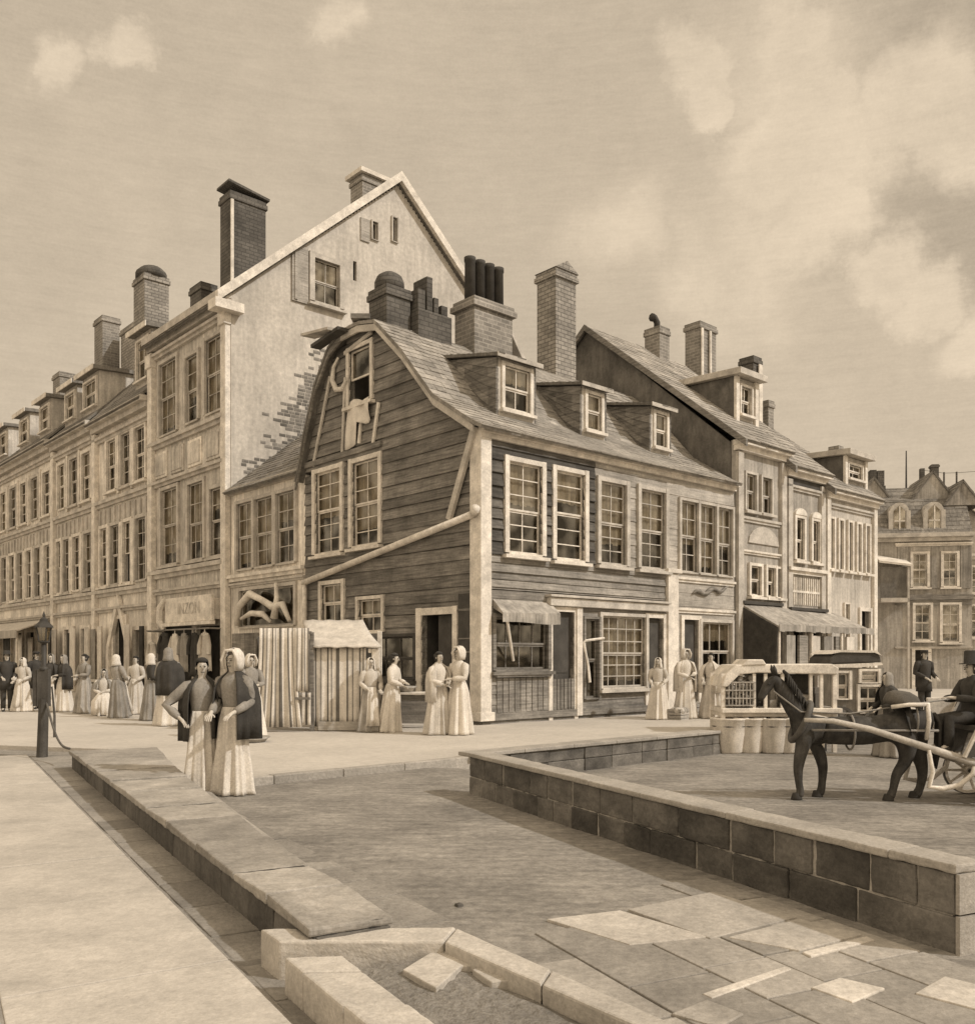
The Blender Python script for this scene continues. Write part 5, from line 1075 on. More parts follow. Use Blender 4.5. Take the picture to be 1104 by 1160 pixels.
# ================================================================== cart, stalls, goods, lamp
def cart():
    C = HC+Vector((0, 0, 0)); o = thing('cart', 'two-wheeled horse cart with pale body, brown dash panel and long pale shafts', 'cart', C, rad(-4)); OFF[o.name] = Vector((0, 0, 0))
    for y in (-.36, .36):
        m = MB(); m.tube([hp(904, 814, y), hp(935, 815, y), hp(975, 824, y), hp(1030, 842, y), hp(1092, 862, y*1.1)], [.028, .036, .042, .048, .055], 8); m.build('shaft', 'trim_tan', o, smooth=True)
    m = MB(); f = lambda u, v, y: hp(u, v, y)
    m.hexa([f(1090, 866, -.42), f(1190, 866, -.42), f(1190, 866, .42), f(1090, 866, .42), f(1090, 858, -.42), f(1190, 858, -.42), f(1190, 858, .42), f(1090, 858, .42)])
    for y in (-.44, .42): m.hexa([f(1100, 858, y), f(1190, 858, y), f(1190, 858, y+.03), f(1100, 858, y+.03), f(1108, 832, y), f(1190, 832, y), f(1190, 832, y+.03), f(1108, 832, y+.03)], -.1)
    m.hexa([f(1187, 858, -.4), f(1190, 858, -.4), f(1190, 858, .4), f(1187, 858, .4), f(1187, 815, -.4), f(1190, 815, -.4), f(1190, 815, .4), f(1187, 815, .4)])
    m.build('body', 'wood_pale', o, bevel=.008)
    for y in (-.455, .43): m = MB(); m.prism([f(1072, 853, y), f(1140, 855, y), f(1140, 798, y), f(1118, 790, y), f(1098, 791, y)], (0, .025, 0)); m.build('side_panel', 'leather', o)
    m = MB(); m.bar(f(1071, 853, -.46), f(1099, 793, -.46), .03, .07, up=(0, 1, 0)); m.bar(f(1071, 853, .46), f(1099, 793, .46), .03, .07, up=(0, 1, 0)); m.build('dash_trim', 'trim', o)
    m = MB(); m.hexa([f(1066, 828, .5), f(1098, 828, .5), f(1098, 828, .54), f(1066, 828, .54), f(1064, 792, .5), f(1098, 792, .5), f(1098, 792, .54), f(1064, 792, .54)]); m.bar(f(1075, 826, .52), f(1094, 862, .48), .05, .05); m.build('side_board', 'trim', o, bevel=.008)
    m = MB(); m.box(f(1088, 0, 0).x, f(1122, 0, 0).x, -.42, .42, f(0, 826, 0).z, f(0, 820, 0).z); m.box(f(1122, 0, 0).x, f(1126, 0, 0).x, -.42, .42, f(0, 826, 0).z, f(0, 786, 0).z); m.build('seat', 'leather', o, bevel=.01)
    for y in (-.4, .4):
        m = MB(); m.tube([f(1036, 846, y), f(1040, 870, y), f(1036, 886, y), f(1050, 888, y), f(1068, 884, y), f(1082, 872, y), f(1086, 856, y)], [.022, .03, .034, .036, .036, .034, .028], 8); m.build('spring', 'trim', o, smooth=True)
    for y in (-.56, .56):
        c = hp(1112, 877, y); r = .33; w = MB(); n = 28
        for k in range(n):
            a, b = 2*math.pi*k/n, 2*math.pi*(k+1)/n; q = lambda t, rr, yy: c+Vector((rr*math.cos(t), yy, rr*math.sin(t)))
            w.hexa([q(a, r-.05, -.03), q(b, r-.05, -.03), q(b, r-.05, .03), q(a, r-.05, .03), q(a, r-.012, -.03), q(b, r-.012, -.03), q(b, r-.012, .03), q(a, r-.012, .03)])
        for k in range(10): t = 2*math.pi*k/10; w.tube([c, c+Vector((math.cos(t)*(r-.04), 0, math.sin(t)*(r-.04)))], [.025, .017], 6)
        w.tube([c+Vector((0, -.09, 0)), c+Vector((0, .09, 0))], .055, 10); wo = w.build('wheel', 'trim', o)
        t = MB()
        for k in range(n):
            a, b = 2*math.pi*k/n, 2*math.pi*(k+1)/n
            t.hexa([q(a, r-.011, -.032), q(b, r-.011, -.032), q(b, r-.011, .032), q(a, r-.011, .032), q(a, r, -.032), q(b, r, -.032), q(b, r, .032), q(a, r, .032)])
        t.build('tyre', 'iron', wo)
    m = MB(); m.tube([hp(1112, 877, -.6), hp(1112, 877, .6)], .03, 8); m.build('axle', 'iron', o)
cart()
dz = HC.z
person('cart driver in dark coat and tall hat holding reins on the cart seat', HC+hp(1121, 0, 0)*0+Vector(((1098-980)*.01188, -.05, (905-812)*.01188-.86*.93)), rad(-82), 1.55, ((.24, -.12, 1.12), (.1, -.34, 1.14), (-.24, -.12, 1.12), (-.1, -.34, 1.12)), skirt='cloth_dark', head='tall_hat', man=True, seated=True)
# ------------------------------------------------------------------ striped cloth stall and roofed booth
def drape(mb, p, q, z0, z1, n, amp, flare=.0, ph=0.):
    """a hanging cloth from p to q; alternating stripes carry material 0 and 1"""
    p, q = Vector(p), Vector(q); d = (q-p); L = d.length; d.normalize(); nn = Vector((d.y, -d.x, 0)); rows = 8
    P = lambda i, j: p+d*(L*i/n+flare*(j/rows)**2*(i/n-.5)*L)+nn*(amp*(.35+.65*j/rows)*math.sin(i*1.25+ph+.1*j)+flare*.12*(j/rows)**2)+Vector((0, 0, z1+(z0-z1)*j/rows))
    pat = [0, 0, 0, 1, 0, 0, 2, 0, 0, 0, 1, 0, 2, 0, 0, 1, 1, 0]
    for i in range(n):
        for j in range(rows): mb.poly([P(i, j), P(i+1, j), P(i+1, j+1), P(i, j+1)], R.uniform(-.03, .03), pat[(i+int(ph)) % len(pat)])
sc = ['cloth_white', 'stripe_dark', 'cloth_mid']
Lf = G(297, 829, PLZ); Rt = G(352, 829, PLZ); px = (Rt-Lf).length
zt = lambda v, d: EYE+(HZ-v)*d/F
ctr = (Lf+Rt)/2
o = thing('cloth_stall', 'tall open stall hung with black and white striped cloth, left of the roofed booth', 'stall', ctr); OFF[o.name] = ctr
m = MB(); drape(m, Lf+Vector((-.05, 0, 0)), Lf+Vector((px*.7, -.02, 0)), PLZ+.02, zt(716, Lf.y), 26, .04, .35, 1); m.build('striped_cloth', sc, o, smooth=True, solid=.012, recalc=False, weld=True)
m = MB(); drape(m, Lf+Vector((px*.68, -.05, 0)), Rt+Vector((-.03, -.05, 0)), zt(787, Rt.y), zt(716, Rt.y), 12, .025, .1, 4); m.build('striped_cloth', sc, o, smooth=True, solid=.012, recalc=False, weld=True)
m = MB(); drape(m, Lf+Vector((px*.7, .06, 0)), Rt, PLZ+.06, zt(789, Rt.y), 10, .02, .0, 9); m.build('striped_cloth', sc, o, smooth=True, solid=.012, recalc=False, weld=True)
m = MB(); z1 = zt(715, Lf.y)
for p in (Lf+Vector((0, .06, 0)), Rt+Vector((0, .1, 0)), Lf+Vector((0, 1.1, 0)), Rt+Vector((0, 1.1, 0))): m.box(p.x-.04, p.x+.04, p.y, p.y+.07, PLZ, z1-.02)
m.box(Lf.x, Rt.x, Lf.y+.05, Lf.y+.13, z1-.06, z1+.0); m.box(Lf.x, Rt.x, Lf.y+1.1, Lf.y+1.17, z1-.06, z1); m.build('frame', 'wood_mid', o)
m = MB(); m.bar(Lf+Vector((px*.7, -.08, zt(788, 20)-PLZ)), Rt+Vector((0, -.08, zt(788, 20)-PLZ)), .05, .05); m.build('rail', 'wood_dark', o)
m = MB(); m.prism([Lf+Vector((-.18, .2, z1-.2)), Lf+Vector((-.18, .2, .3)), Lf+Vector((-.1, 1.0, .3)), Lf+Vector((-.1, 1.0, z1-.1))], (.03, 0, 0)); m.build('back_cloth', 'cloth_brown', o)
# roofed booth
b0, b1 = G(357, 828, PLZ), G(412, 828, PLZ); e1 = G(431, 829, PLZ); ctr = (b0+b1)/2; d = b0.y
o = thing('market_booth', 'booth with pale sloping roof and striped cloth front beside the dark gable wall', 'booth', ctr); OFF[o.name] = ctr
zr, ze = zt(703, d+1.5), zt(733, d-.15)
m = MB(); bx0, bx1, ex1 = b0.x-.04, b1.x+.05, e1.x; ux = lambda u, dd: (u-CX)/F*dd
A0, A1, B0, B1 = Vector((ux(355, d-.15), d-.15, ze)), Vector((ux(432, d-.15), d-.15, ze)), Vector((ux(343, d+1.5), d+1.5, zr)), Vector((ux(411, d+1.5), d+1.5, zr)); nx, ny = 12, 10
RP_ = lambda i, k: A0.lerp(A1, i/nx).lerp(B0.lerp(B1, i/nx), k/ny)-Vector((0, 0, .05*math.sin(math.pi*k/ny)+.012*math.sin(i*1.9+k*.7)))
for i in range(nx):
    for k in range(ny): m.poly([RP_(i, k), RP_(i+1, k), RP_(i+1, k+1), RP_(i, k+1)])
m.build('roof', 'cloth_pale', o, smooth=True, solid=.03, recalc=False, weld=True)
m = MB(); drape(m, (bx0, d-.02, 0), (bx1, d-.02, 0), PLZ+.1, ze-.02, 30, .02, 0, 2); m.build('striped_cloth', sc, o, smooth=True, solid=.012, recalc=False, weld=True)
for q in ((bx1+.05, ex1-.21, d-.06, d+.0, ze-.12, ze-.03), (ex1-.2, ex1-.04, d-.08, d+.04, PLZ, ze-.03), (ex1-.22, ex1-.12, d+1.0, d+1.1, PLZ, zr-.25), (bx0, bx0+.09, d+.01, d+.1, PLZ, ze-.03), (bx0, bx0+.09, d+1.0, d+1.1, PLZ, zr-.25)):
    m = MB(); m.box(*q); m.build('post' if q[4] == PLZ else 'rail', 'trim', o, bevel=.01)
m = MB(); m.box(bx0+.12, bx1-.1, d-.12, d-.04, PLZ+.02, PLZ+.2); m.build('plank', 'wood_pale', o, bevel=.01)
m = MB(); m.box(bx1+.06, ex1-.22, d+.5, d+.56, PLZ, ze-.15); m.box(bx0+.1, ex1-.22, d+1.0, d+1.05, PLZ, zr-.3); m.build('back_board', 'cloth_brown', o)
# sheet of pale cloth hanging at the booth end
m = MB(); c = G(424, 831, PLZ); drape(m, (c.x-.16, c.y, 0), (c.x+.2, c.y, 0), PLZ+.55, 1.62, 8, .04, .5, 0)
for k in range(len(m.m)): m.m[k] = 0
# low table by the side door
tp = G(464, 824, PLZ); m = MB(); o = thing('table', 'low dark work table between the leaning woman and the side door', 'table', tp)
m.box(-.62, .62, -.25, .3, .72, .77); m.build('tabletop', 'trim', o, bevel=.008)
for x in (-.56, .5):
    for y in (-.2, .22): q = MB(); q.box(x, x+.06, y, y+.06, 0, .718); q.build('leg', 'wood_dark', o)
m = MB(); m.box(-.6, .6, -.19, -.16, .1, .71); m.build('front_panel', 'wood_dark', o)
m = MB(); m.lathe([(.001, 0), (.16, .01), (.24, .12), (.26, .13), (.15, .03)], (0, 0, 0), 16); tag(m.build('basket', 'straw', None, loc=tp+Vector((-.1, 0, .772)), smooth=True), 'shallow round basket on the low table by the side door', 'basket')
m = MB(); m.lathe([(.001, 0), (.34, .01), (.42, .1), (.44, .1), (.33, .02)], (0, 0, 0), 18, sy=.8); tag(m.build('basket', 'straw', None, loc=G(286, 838, PLZ)+Vector((0, -.42, 0)), smooth=True), 'flat pale basket on the ground at the feet of the woman beside the striped cloth', 'basket')
# ------------------------------------------------------------------ clothes hung out at the gabled house
GN = 'clothes hung under the shop sign'
def garment(label, s, w, z0, z1, mt, n=0.6):
    g = MB(); lp = LP(0); k = 10; ph = R.uniform(0, 6)
    P = lambda i, j: lp.p(s+w*(i/k-.5)*(.55+.45*min(1, j/3)+.05*j), n+.05*math.sin(i*1.6+ph), z1+(z0-z1)*j/8-(.05*abs(i/k-.5)*2 if j < 2 else 0)+(R.uniform(-.03, .03) if j == 8 else 0))
    for i in range(k):
        for j in range(8): g.poly([P(i, j), P(i+1, j), P(i+1, j+1), P(i, j+1)])
    for sd in (-1, 1): g.tube([lp.p(s+sd*w*.3, n, z1-.12), lp.p(s+sd*w*.55, n+.02, z1-.45), lp.p(s+sd*w*.58, n+.03, z1-.75)], [.07, .08, .07], 8)
    g.tube([lp.p(s, n, z1-.03), lp.p(s, n, z1+.12)], .012, 5)
    ob = g.build('garment', mt, None, smooth=True, solid=.015, recalc=False, weld=True, loc=street(0, 0), rz=ANG); return tag(ob, label, 'garment', GN)
garment('pale long garment hanging nearest the corner pilaster under the shop sign', 12.95, .62, 1.15, 2.45, 'cloth_pale')
garment('dark coat hanging under the shop sign next to the pale long garment', 13.75, .7, .95, 2.45, 'cloth_dark')
garment('mid brown coat hanging in the middle under the shop sign', 14.55, .65, 1.1, 2.45, 'cloth_mid')
garment('white smock hanging under the shop sign beside the brown coat', 15.3, .62, 1.3, 2.45, 'cloth_white')
garment('long dark cloak hanging at the far end of the shop sign', 16.2, .75, .6, 2.5, 'cloth_dark')
garment('pale apron hanging beyond the long dark cloak', 17.3, .6, .7, 2.2, 'cloth_pale')
rl = MB(); rl.tube([LP(0).p(12.6, .6, 2.56), LP(0).p(17.8, .6, 2.58)], .03, 6); rl.tube([LP(0).p(12.65, .6, 2.56), LP(0).p(12.65, .0, 2.56)], .03, 6); rl.tube([LP(0).p(17.7, .6, 2.56), LP(0).p(17.7, .0, 2.56)], .03, 6)
tag(rl.build('clothes_rail', 'wood_mid', None, loc=street(0, 0), rz=ANG), 'wooden rail under the shop sign carrying the hung clothes', 'rail')
# counter in front of the arch
cp = street(-1.6, 19.4, PLZ); o = thing('counter', 'low wooden trestle counter in front of the pointed arch house', 'counter', cp, ANG)
m = MB(); m.box(-.4, .4, -1.5, 1.5, .62, .69); m.build('tabletop', 'trim_tan', o, bevel=.01)
for y in (-1.2, 1.2):
    m = MB(); m.box(-.35, -.28, y, y+.07, 0, .618); m.box(.28, .35, y, y+.07, 0, .618); m.box(-.28, .28, y+.01, y+.06, .25, .31); m.build('trestle', 'wood_mid', o)
m = MB(); m.box(-.3, .3, -1.0, 1.1, .1, .4); m.build('shelf_board', 'wood_pale', o)
# clothes racks before the left row: cloth lengths hanging from the house awning
CN = 'lengths of cloth hung before the left shops'
for k, (s, mt, lb) in enumerate(((32.2, 'cloth_pale', 'pale cloth hung under the far left awning, nearest the lamp post'), (34.2, 'cloth_dark', 'dark cloth hung under the far left awning'), (36.6, 'cloth_mid', 'brown cloth hung in the middle of the far left awning'), (39.0, 'cloth_white', 'white cloth hung far along the left awning'))):
    g = MB(); lp = LP(0); P = lambda i, j: lp.p(s+1.0*(i/8-.5), 1.1+.06*math.sin(i*1.7), 2.7+(.5-2.7)*j/6)
    for i in range(8):
        for j in range(6): g.poly([P(i, j), P(i+1, j), P(i+1, j+1), P(i, j+1)])
    tag(g.build('hung_cloth', mt, None, smooth=True, solid=.015, recalc=False, weld=True, loc=street(0, 0), rz=ANG), lb, 'cloth', CN)
for k, (s, w_, z0, z1, mt, lb) in enumerate(((20.45, .5, .5, 2.9, 'cloth_pale', 'narrow pale cloth hung just right of the pointed arch'), (18.98, .35, .4, 2.8, 'cloth_dark', 'narrow dark cloth hung against the pilaster of the tall gabled house'), (23.5, .55, .3, 2.9, 'cloth_white', 'white cloth hung just left of the pointed arch'), (24.3, .5, .5, 2.8, 'cloth_mid', 'brown cloth hung left of the white one by the pointed arch'), (25.15, .4, .6, 2.9, 'cloth_pale', 'pale cloth hung beside the first door of the second row house'), (26.95, .6, .4, 2.9, 'cloth_white', 'white cloth hung between the two doors of the second row house'), (27.35, .3, .4, 2.7, 'cloth_dark', 'thin dark cloth hung between the two doors of the second row house'), (29.4, .7, .5, 2.9, 'cloth_aged', 'worn tan cloth hung at the far end of the second row house'), (30.1, .4, .5, 2.8, 'cloth_dark', 'dark cloth hung at the far end of the second row house'), (33.2, .8, .4, 2.6, 'cloth_white', 'white cloth hung under the far left awning between pale and dark lengths'), (35.4, .8, .4, 2.6, 'cloth_aged', 'worn tan cloth hung under the far left awning'))):
    g = MB(); lp = LP(0); P = lambda i, j: lp.p(s+w_*(i/8-.5), .32+.05*math.sin(i*1.9+k), z1+(z0-z1)*j/6)
    for i in range(8):
        for j in range(6): g.poly([P(i, j), P(i+1, j), P(i+1, j+1), P(i, j+1)])
    tag(g.build('hung_cloth', mt, None, smooth=True, solid=.015, recalc=False, weld=True, loc=street(0, 0), rz=ANG), lb, 'cloth', CN)
# ------------------------------------------------------------------ lamp post with rope
lpz = G(50, 858); o = thing('street_lamp', 'thin dark street lamp with small lantern on a thick wooden post', 'street lamp', lpz)
LH = lambda v: EYE+(HZ-v)*lpz.y/F
m = MB(); m.tube([(-.03, 0, 0), (0, 0, LH(792))], [.085, .075], 10); m.box(-.09, .09, -.05, .05, LH(800), LH(758)); m.build('wooden_post', 'post_wood', o, smooth=False)
m = MB(); m.tube([(0, 0, LH(795)), (0, 0, LH(728))], [.05, .035], 10); m.lathe([(.06, LH(760)), (.075, LH(758)), (.05, LH(755))], (0, 0, 0), 10); m.lathe([(.02, LH(730)), (.07, LH(728)), (.06, LH(726))], (0, 0, 0), 10); m.build('pole', 'iron', o, smooth=True)
m = MB(); z0, z1 = LH(726), LH(711)
for k in range(4):
    a = math.pi/4+k*math.pi/2; m.bar((.075*math.cos(a), .075*math.sin(a), z0), (.115*math.cos(a), .115*math.sin(a), z1), .018, .018)
m.lathe([(.15, z1), (.14, z1+.03), (.07, z1+.1), (.06, z1+.14), (.02, z1+.17), (.025, z1+.2), (.001, z1+.27)], (0, 0, 0), 8); m.lathe([(.09, z0-.02), (.09, z0)], (0, 0, 0), 8); hd = m.build('lantern', 'iron', o)
m = MB(); m.lathe([(.07, z0), (.11, z1)], (0, 0, 0), 4, arc=(math.pi/4, math.pi*2.25), cap=False); m.build('lantern_glass', 'glass', hd)
for sd, lb in ((-1, 'dark board'),):
    m = MB(); m.box(-.16, -.1, -.04, .04, LH(800), LH(758)); m.build('side_board', 'post_wood', o)
a, b = Vector((.05, -.02, LH(795))), G(79, 848, .27)-lpz; pts = [a.lerp(b, f)-Vector((0, 0, .22*math.sin(math.pi*f))) for f in [k/12 for k in range(13)]]
rp_ = MB(); rp_.tube([p+lpz for p in pts], .018, 6); tag(rp_.build('rope', 'rope', None, smooth=True), 'slack dark rope slung from the lamp post to the end of the low wall', 'rope')
sp = G(62, 840); st = MB(); st.tube([sp+Vector((-.05, 0, 1.05)), sp+Vector((0, 0, .5)), sp], [.015, .022, .025], 6); tag(st.build('stake', 'post_wood', None), 'thin leaning dark stake just right of the lamp post', 'stake')
# ------------------------------------------------------------------ covered goods stall, coach, tubs and crates on the right
D = 18.35; sx = D/F; X = lambda u: (u-CX)*sx; Z = lambda v, d=D: EYE+(HZ-v)*d/F
gx = gz(5.6, D); o = thing('goods_stall', 'long covered market stall with pale flat canopy, wicker side and dark open front', 'stall', (X(870), D, gx)); OFF[o.name] = Vector((X(870), D, gx))
m = MB(); m.prism([(X(820), D-.1, Z(764)), (X(832), D-.1, Z(753)), (X(940), D-.1, Z(752)), (X(948), D-.1, Z(757)), (X(946), D-.1, Z(764)), (X(856), D-.1, Z(762)), (X(836), D-.1, Z(764)), (X(822), D-.1, Z(778)), (X(816), D-.1, Z(778))], (0, 1.2, 0)); m.prism([(X(838), D-.12, Z(754)), (X(845), D-.12, Z(747)), (X(862), D-.12, Z(747)), (X(866), D-.12, Z(753))], (0, .9, 0)); m.build('canopy', 'trim', o, bevel=.02)
m = MB(); m.box(X(815), X(950), D-.18, D+.9, Z(807), Z(802)); m.box(X(817), X(948), D-.02, D+.8, Z(812), Z(807.2)); m.build('counter', 'trim', o, bevel=.01)
m = MB()
for u in (853, 866, 885, 917, 929): m = MB(); m.box(X(u)-.03, X(u)+.03, D-.06, D+.0, Z(802), Z(763)); m.build('mullion', 'trim', o)
for u in (818, 944):
    for y in (-.06, .8): m = MB(); m.box(X(u)-.04, X(u)+.04, D+y, D+y+.08, gx, Z(763)); m.build('post', 'trim', o)
m = MB(); m.box(X(856), X(930), D+.55, D+.6, gx+.5, Z(764)); m.box(X(856), X(940), D+.2, D+.25, gx, Z(812.5)); m.build('back_board', 'frame_dark', o)
m = MB()
for k in range(150): u, v = R.uniform(822, 852), R.uniform(768, 800); r = R.uniform(.035, .07); m.ell((X(u), D+R.uniform(-.02, .3), Z(v)), r, r, r, 7, 5, R.uniform(-.5, .3))
m.build('heaped_goods', 'straw', o, smooth=True)
m = MB()
for k in range(8):
    u = 824+k*4; m.tube([(X(u), D-.08, Z(800)), (X(u), D-.08, Z(772))], .014, 5)
for v in (773, 782, 791, 799): m.tube([(X(820), D-.085, Z(v)), (X(854), D-.085, Z(v))], .014, 5)
m.build('wicker_side', 'straw', o)
m = MB()
for k in range(16): u = R.uniform(862, 938); w = R.uniform(.06, .14); h = R.uniform(.12, .4); m.box(X(u), X(u)+w, D+R.uniform(.1, .4), D+.5, Z(801.5), Z(801.5)+h, R.uniform(-.4, .4))
m.box(X(861), X(942), D+.05, D+.52, Z(801.9), Z(801.2)); m.build('shelf_goods', 'cloth_mid', o)
m = MB(); m.box(X(886), X(917), D+.0, D+.4, Z(802)+.002, Z(787)); m.build('display_box', 'wood_mid', o)
TB = 'pale tubs under the goods stall'
for k, (u, w, mt, lb) in enumerate(((824, .36, 'cloth_white', 'wide white tub at the left end under the goods stall'), (847, .3, 'cloth_white', 'narrow white tub between the wide tub and the dark gap'), (872, .34, 'cloth_pale', 'cream tub under the dark open front of the goods stall'), (889, .3, 'cloth_pale', 'cream tub half hidden by the horse foreleg'), (916, .3, 'cloth_white', 'white tub behind the horse chest'))):
    p = Vector((X(u), D-.1, gz(X(u), D-.1))); h = Z(811)-p.z-.03; m = MB(); m.lathe([(w*.72, 0), (w*.78, .04), (w*.95, h*.55), (w, h-.04), (w*1.04, h-.03), (w*1.04, h), (w*.9, h), (w*.85, h-.1)], (0, 0, 0), 20, fold=lambda th, f: .02*math.sin(14*th)); ob = m.build('tub', mt, None, loc=p, smooth=True); tag(ob, lb, 'tub', TB); OFF[ob.name] = Vector((0, 0, 0))
    q = MB(); [q.lathe([(w*(.72+.28*z)*1.03, h*z), (w*(.72+.28*z)*1.06, h*z+.015), (w*(.72+.28*z)*1.03, h*z+.03)], (0, 0, 0), 20, cap=False) for z in (.2, .75)]; q.build('hoop', 'iron', ob)
for u, v, s_, lb in ((786, 812, .5, 'pale wooden crate on the pavement end below the white pilaster'), (768, 815, .36, 'smaller pale crate against the pilaster foot')):
    p = G(u, v, PLZ); o = thing('crate', lb, 'crate', p, ANG+R.uniform(-.2, .2)); m = MB(); s = s_
    m.box(-s*.7, s*.7, -s*.5, s*.5, .0, .03)
    for k in range(3):
        z = .04+k*s*.22; 
        for y in (-s*.5, s*.5-.02): m.box(-s*.7, s*.7, y, y+.02, z, z+s*.18, R.uniform(-.15, .15))
        for x in (-s*.7, s*.7-.02): m.box(x, x+.02, -s*.5+.021, s*.5-.021, z, z+s*.18, R.uniform(-.15, .15))
    m.build('slats', 'wood_pale', o); m = MB(); [m.ell((R.uniform(-s*.5, s*.5), R.uniform(-s*.35, s*.35), s*.6), .1, .1, .09, 8, 6, R.uniform(-.3, .3)) for k in range(14)]; m.build('produce', 'straw', o, smooth=True)
def coach():
    D2 = 20.6; X2 = lambda u: (u-CX)*D2/F; Z2 = lambda v: EYE+(HZ-v)*D2/F; g0 = gz(X2(957), D2); P0 = Vector((X2(957), D2, g0))
    o = thing('coach', 'small closed coach with dark curved roof and pale window frames behind the horse', 'coach', P0); OFF[o.name] = P0
    m = MB(); q = [(928, 752), (930, 745), (937, 739), (957, 737), (978, 739), (985, 744), (986, 750)]
    m.prism([(X2(u), D2-.55, Z2(v)) for u, v in q], (0, 1.3, 0)); m.build('roof', 'frame_dark', o, bevel=.03)
    m = MB(); m.prism([(X2(926), D2-.58, Z2(756)), (X2(930), D2-.58, Z2(752.5)), (X2(986), D2-.58, Z2(750.5)), (X2(987), D2-.58, Z2(753)), (X2(960), D2-.58, Z2(756))], (0, 1.34, 0)); m.prism([(X2(930), D2-.58, Z2(741)), (X2(938), D2-.58, Z2(736.5)), (X2(980), D2-.58, Z2(737)), (X2(986), D2-.58, Z2(743)), (X2(978), D2-.58, Z2(739.5)), (X2(940), D2-.58, Z2(739))], (0, 1.34, 0)); m.build('roof_trim', 'trim', o)
    ops = [(X2(962), X2(984), Z2(805), Z2(777)), (X2(938), X2(950), Z2(790), Z2(762)), (X2(964), X2(982), Z2(772), Z2(760))]
    w = plain_wall(PL((0, D2-.5, 0), (1, 0, 0), (0, -1, 0)), X2(932), X2(990), g0+.45, Z2(756), ops, th=.06); w.box(X2(932), X2(990), D2+.5, D2+.56, g0+.45, Z2(757)); w.box(X2(932), X2(935), D2-.43, D2+.5, g0+.45, Z2(757)); w.box(X2(987), X2(990), D2-.43, D2+.5, g0+.45, Z2(757)); w.build('body', ['cloth_mid', 'interior'], o)
    for k, q in enumerate(ops): window(o, PL((0, D2-.5, 0), (1, 0, 0), (0, -1, 0)), q, 2 if k == 0 else 1, 2, .06, sill=False, fm='trim')
    for u in (938, 984):
        c = Vector((X2(u), D2-.62, g0+.42)); w = MB(); n = 24; r = .42; q = lambda t, rr, y: c+Vector((rr*math.cos(t), y, rr*math.sin(t)))
        for k in range(n): a, b = 2*math.pi*k/n, 2*math.pi*(k+1)/n; w.hexa([q(a, r-.06, -.025), q(b, r-.06, -.025), q(b, r-.06, .025), q(a, r-.06, .025), q(a, r, -.025), q(b, r, -.025), q(b, r, .025), q(a, r, .025)])
        for k in range(12): t = 2*math.pi*k/12; w.tube([c, q(t, r-.04, 0)], .018, 5)
        w.build('wheel', 'leather', o)
coach()
# ================================================================== light, sky, camera
SUN = Vector((.93, -.37, 0)).normalized(); EL = rad(40)
SUN = Vector((SUN.x*math.cos(EL), SUN.y*math.cos(EL), math.sin(EL)))
sl = bpy.data.lights.new('sun', 'SUN'); sl.energy = 2.6; sl.angle = rad(1.5); sl.color = (1, .955, .905)
so = bpy.data.objects.new('sun', sl); COL.objects.link(so); so.rotation_euler = (-SUN).to_track_quat('-Z', 'Y').to_euler()
w = bpy.data.worlds.new('World'); SC.world = w; w.use_nodes = True; nt = w.node_tree; N = nt.nodes; L = nt.links; bg = N['Background']
sky = N.new('ShaderNodeTexSky'); sky.sky_type = 'NISHITA'; sky.sun_disc = False; sky.sun_elevation = EL; sky.sun_rotation = math.atan2(SUN.x, SUN.y); sky.dust_density = 3
tc = N.new('ShaderNodeTexCoord'); DIR = tc.outputs['Generated']
def math_(op, a, b=None, c=None):
    q = N.new('ShaderNodeMath'); q.operation = op
    for k, x in enumerate((a, b, c)):
        if x is None: continue
        if isinstance(x, (int, float)): q.inputs[k].default_value = x
        else: L.new(x, q.inputs[k])
    return q.outputs[0]
def rng(x, a, b, lo, hi, smooth=False):
    r = N.new('ShaderNodeMapRange'); r.interpolation_type = 'SMOOTHSTEP' if smooth else 'LINEAR'; L.new(x, r.inputs[0])
    for k, v in enumerate((a, b, lo, hi)): r.inputs[k+1].default_value = v
    return r.outputs[0]
def nz(vec, sc, det=7, ro=.6, scale=None, col=False):
    if scale:
        mp = N.new('ShaderNodeMapping'); mp.inputs['Scale'].default_value = scale; L.new(vec, mp.inputs['Vector']); vec = mp.outputs[0]
    n = N.new('ShaderNodeTexNoise'); n.inputs['Scale'].default_value = sc; n.inputs['Detail'].default_value = det; n.inputs['Roughness'].default_value = ro; L.new(vec, n.inputs['Vector']); return n.outputs['Color' if col else 'Fac']
bw = N.new('ShaderNodeRGBToBW'); L.new(sky.outputs[0], bw.inputs[0])
lum = rng(math_('MULTIPLY', bw.outputs[0], .1), .15, 1.6, .93, 1.06)
# ragged direction: clouds are lobes in the sky with torn edges
wv = N.new('ShaderNodeVectorMath'); wv.operation = 'SUBTRACT'; L.new(nz(DIR, 5.5, 8, .66, col=True), wv.inputs[0]); wv.inputs[1].default_value = (.5, .5, .5)
ws = N.new('ShaderNodeVectorMath'); ws.operation = 'SCALE'; L.new(wv.outputs[0], ws.inputs[0]); ws.inputs['Scale'].default_value = .17
wd_ = N.new('ShaderNodeVectorMath'); wd_.operation = 'ADD'; L.new(DIR, wd_.inputs[0]); L.new(ws.outputs[0], wd_.inputs[1])
def lobe(u, v, r_px, soft=.35):
    d = Vector(((u-CX)/F, 1, (HZ-v)/F)).normalized(); dp = N.new('ShaderNodeVectorMath'); dp.operation = 'DISTANCE'; L.new(wd_.outputs[0], dp.inputs[0]); dp.inputs[1].default_value = d
    r = r_px/F*.93; return rng(dp.outputs['Value'], r*(1-soft), r*(1+soft*.3), 1, 0, True)
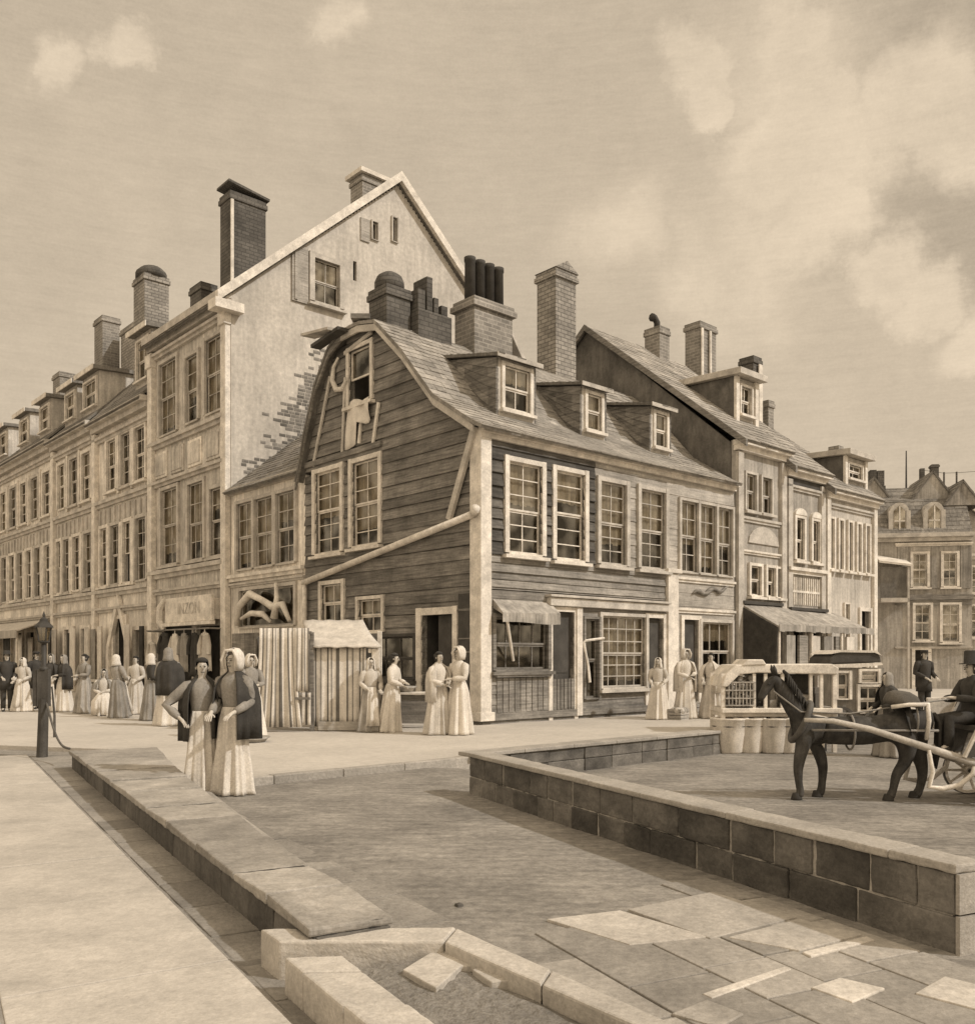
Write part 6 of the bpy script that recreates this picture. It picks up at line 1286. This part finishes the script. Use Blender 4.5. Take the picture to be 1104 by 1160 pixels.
def union(ls):
    x = ls[0]
    for q in ls[1:]: x = math_('MAXIMUM', x, q)
    return x
bright = union([lobe(795, 70, 55, .42), lobe(805, 115, 42, .42), lobe(900, 60, 110, .9), lobe(930, 105, 60, .42), lobe(1050, 100, 75, .5), lobe(1100, 140, 70, .42), lobe(905, 190, 90, .6), lobe(960, 180, 70, .6), lobe(930, 250, 60, .5), lobe(860, 300, 90, .9), lobe(1000, 310, 46, .5), lobe(1040, 345, 40, .42), lobe(1104, 380, 50, .6), lobe(700, 280, 60, .9), lobe(900, 20, 60, .5), lobe(60, 60, 35, .5), lobe(135, 50, 30, .5), lobe(385, 20, 30, .6), lobe(800, 330, 80, .9)])
dark = union([lobe(1010, 25, 90, .5), lobe(1060, 240, 80, .4), lobe(990, 270, 55, .4), lobe(860, 75, 55, .5), lobe(1080, 330, 50, .5), lobe(840, 130, 40, .7), lobe(1150, 60, 90, .5)])
f = math_('ADD', math_('MULTIPLY', bright, .17), math_('MULTIPLY', dark, -.13)); 
dk = math_('MULTIPLY', dark, math_('SUBTRACT', 1.0, bright)); bt_ = math_('MULTIPLY', bright, rng(nz(wd_.outputs[0], 9, 7, .65), .3, .7, .45, 1.25)); f = math_('ADD', math_('MULTIPLY', bt_, .3), math_('MULTIPLY', dk, -.15))
f = math_('ADD', f, rng(nz(DIR, 2.4, 6, .6), .3, .7, -.09, .09)); f = math_('ADD', f, rng(nz(DIR, 1.0, 5, .7, (9, 9, 130)), .3, .7, -.035, .035)); f = math_('ADD', f, rng(nz(DIR, 26, 5, .7), .3, .7, -.035, .035)); f = math_('ADD', f, rng(nz(DIR, 1.0, 4, .7, (60, 60, 420)), .3, .7, -.035, .035)); f = math_('ADD', f, rng(nz(DIR, 420, 2, .7), .3, .7, -.03, .03))
sep = N.new('ShaderNodeSeparateXYZ'); L.new(DIR, sep.inputs[0]); f = math_('ADD', f, rng(sep.outputs[2], 0, .6, .06, -.07))
f = math_('MULTIPLY', math_('ADD', f, 1.0), lum)
# hazy overcast; unseen zenith and sky behind the camera brightened to fill shaded walls
f = math_('MULTIPLY', f, math_('MAXIMUM', rng(sep.outputs[2], .58, .85, 1.0, 2.1, True), rng(sep.outputs[1], .1, -.5, 1.0, 1.85, True)))
sc_ = N.new('ShaderNodeVectorMath'); sc_.operation = 'SCALE'; sc_.inputs[0].default_value = (.645, .532, .395); L.new(f, sc_.inputs['Scale'])
L.new(sc_.outputs[0], bg.inputs['Color']); bg.inputs['Strength'].default_value = 1.0
cd = bpy.data.cameras.new('camera'); cam = bpy.data.objects.new('camera', cd); COL.objects.link(cam); SC.camera = cam
cam.location = (0, 0, EYE); cam.rotation_euler = (rad(90), 0, 0); cd.sensor_fit = 'AUTO'; cd.sensor_width = 36; cd.lens = F/1160*36; cd.shift_y = (HZ-580)/1160; cd.clip_start = .1; cd.clip_end = 2000
vs = SC.view_settings; SC.display_settings.display_device = 'sRGB'; vs.view_transform = 'Standard'; vs.look = 'None'; vs.exposure = 0; vs.gamma = 1; vs.use_curve_mapping = False
SC.render.resolution_x, SC.render.resolution_y = 974, 1024
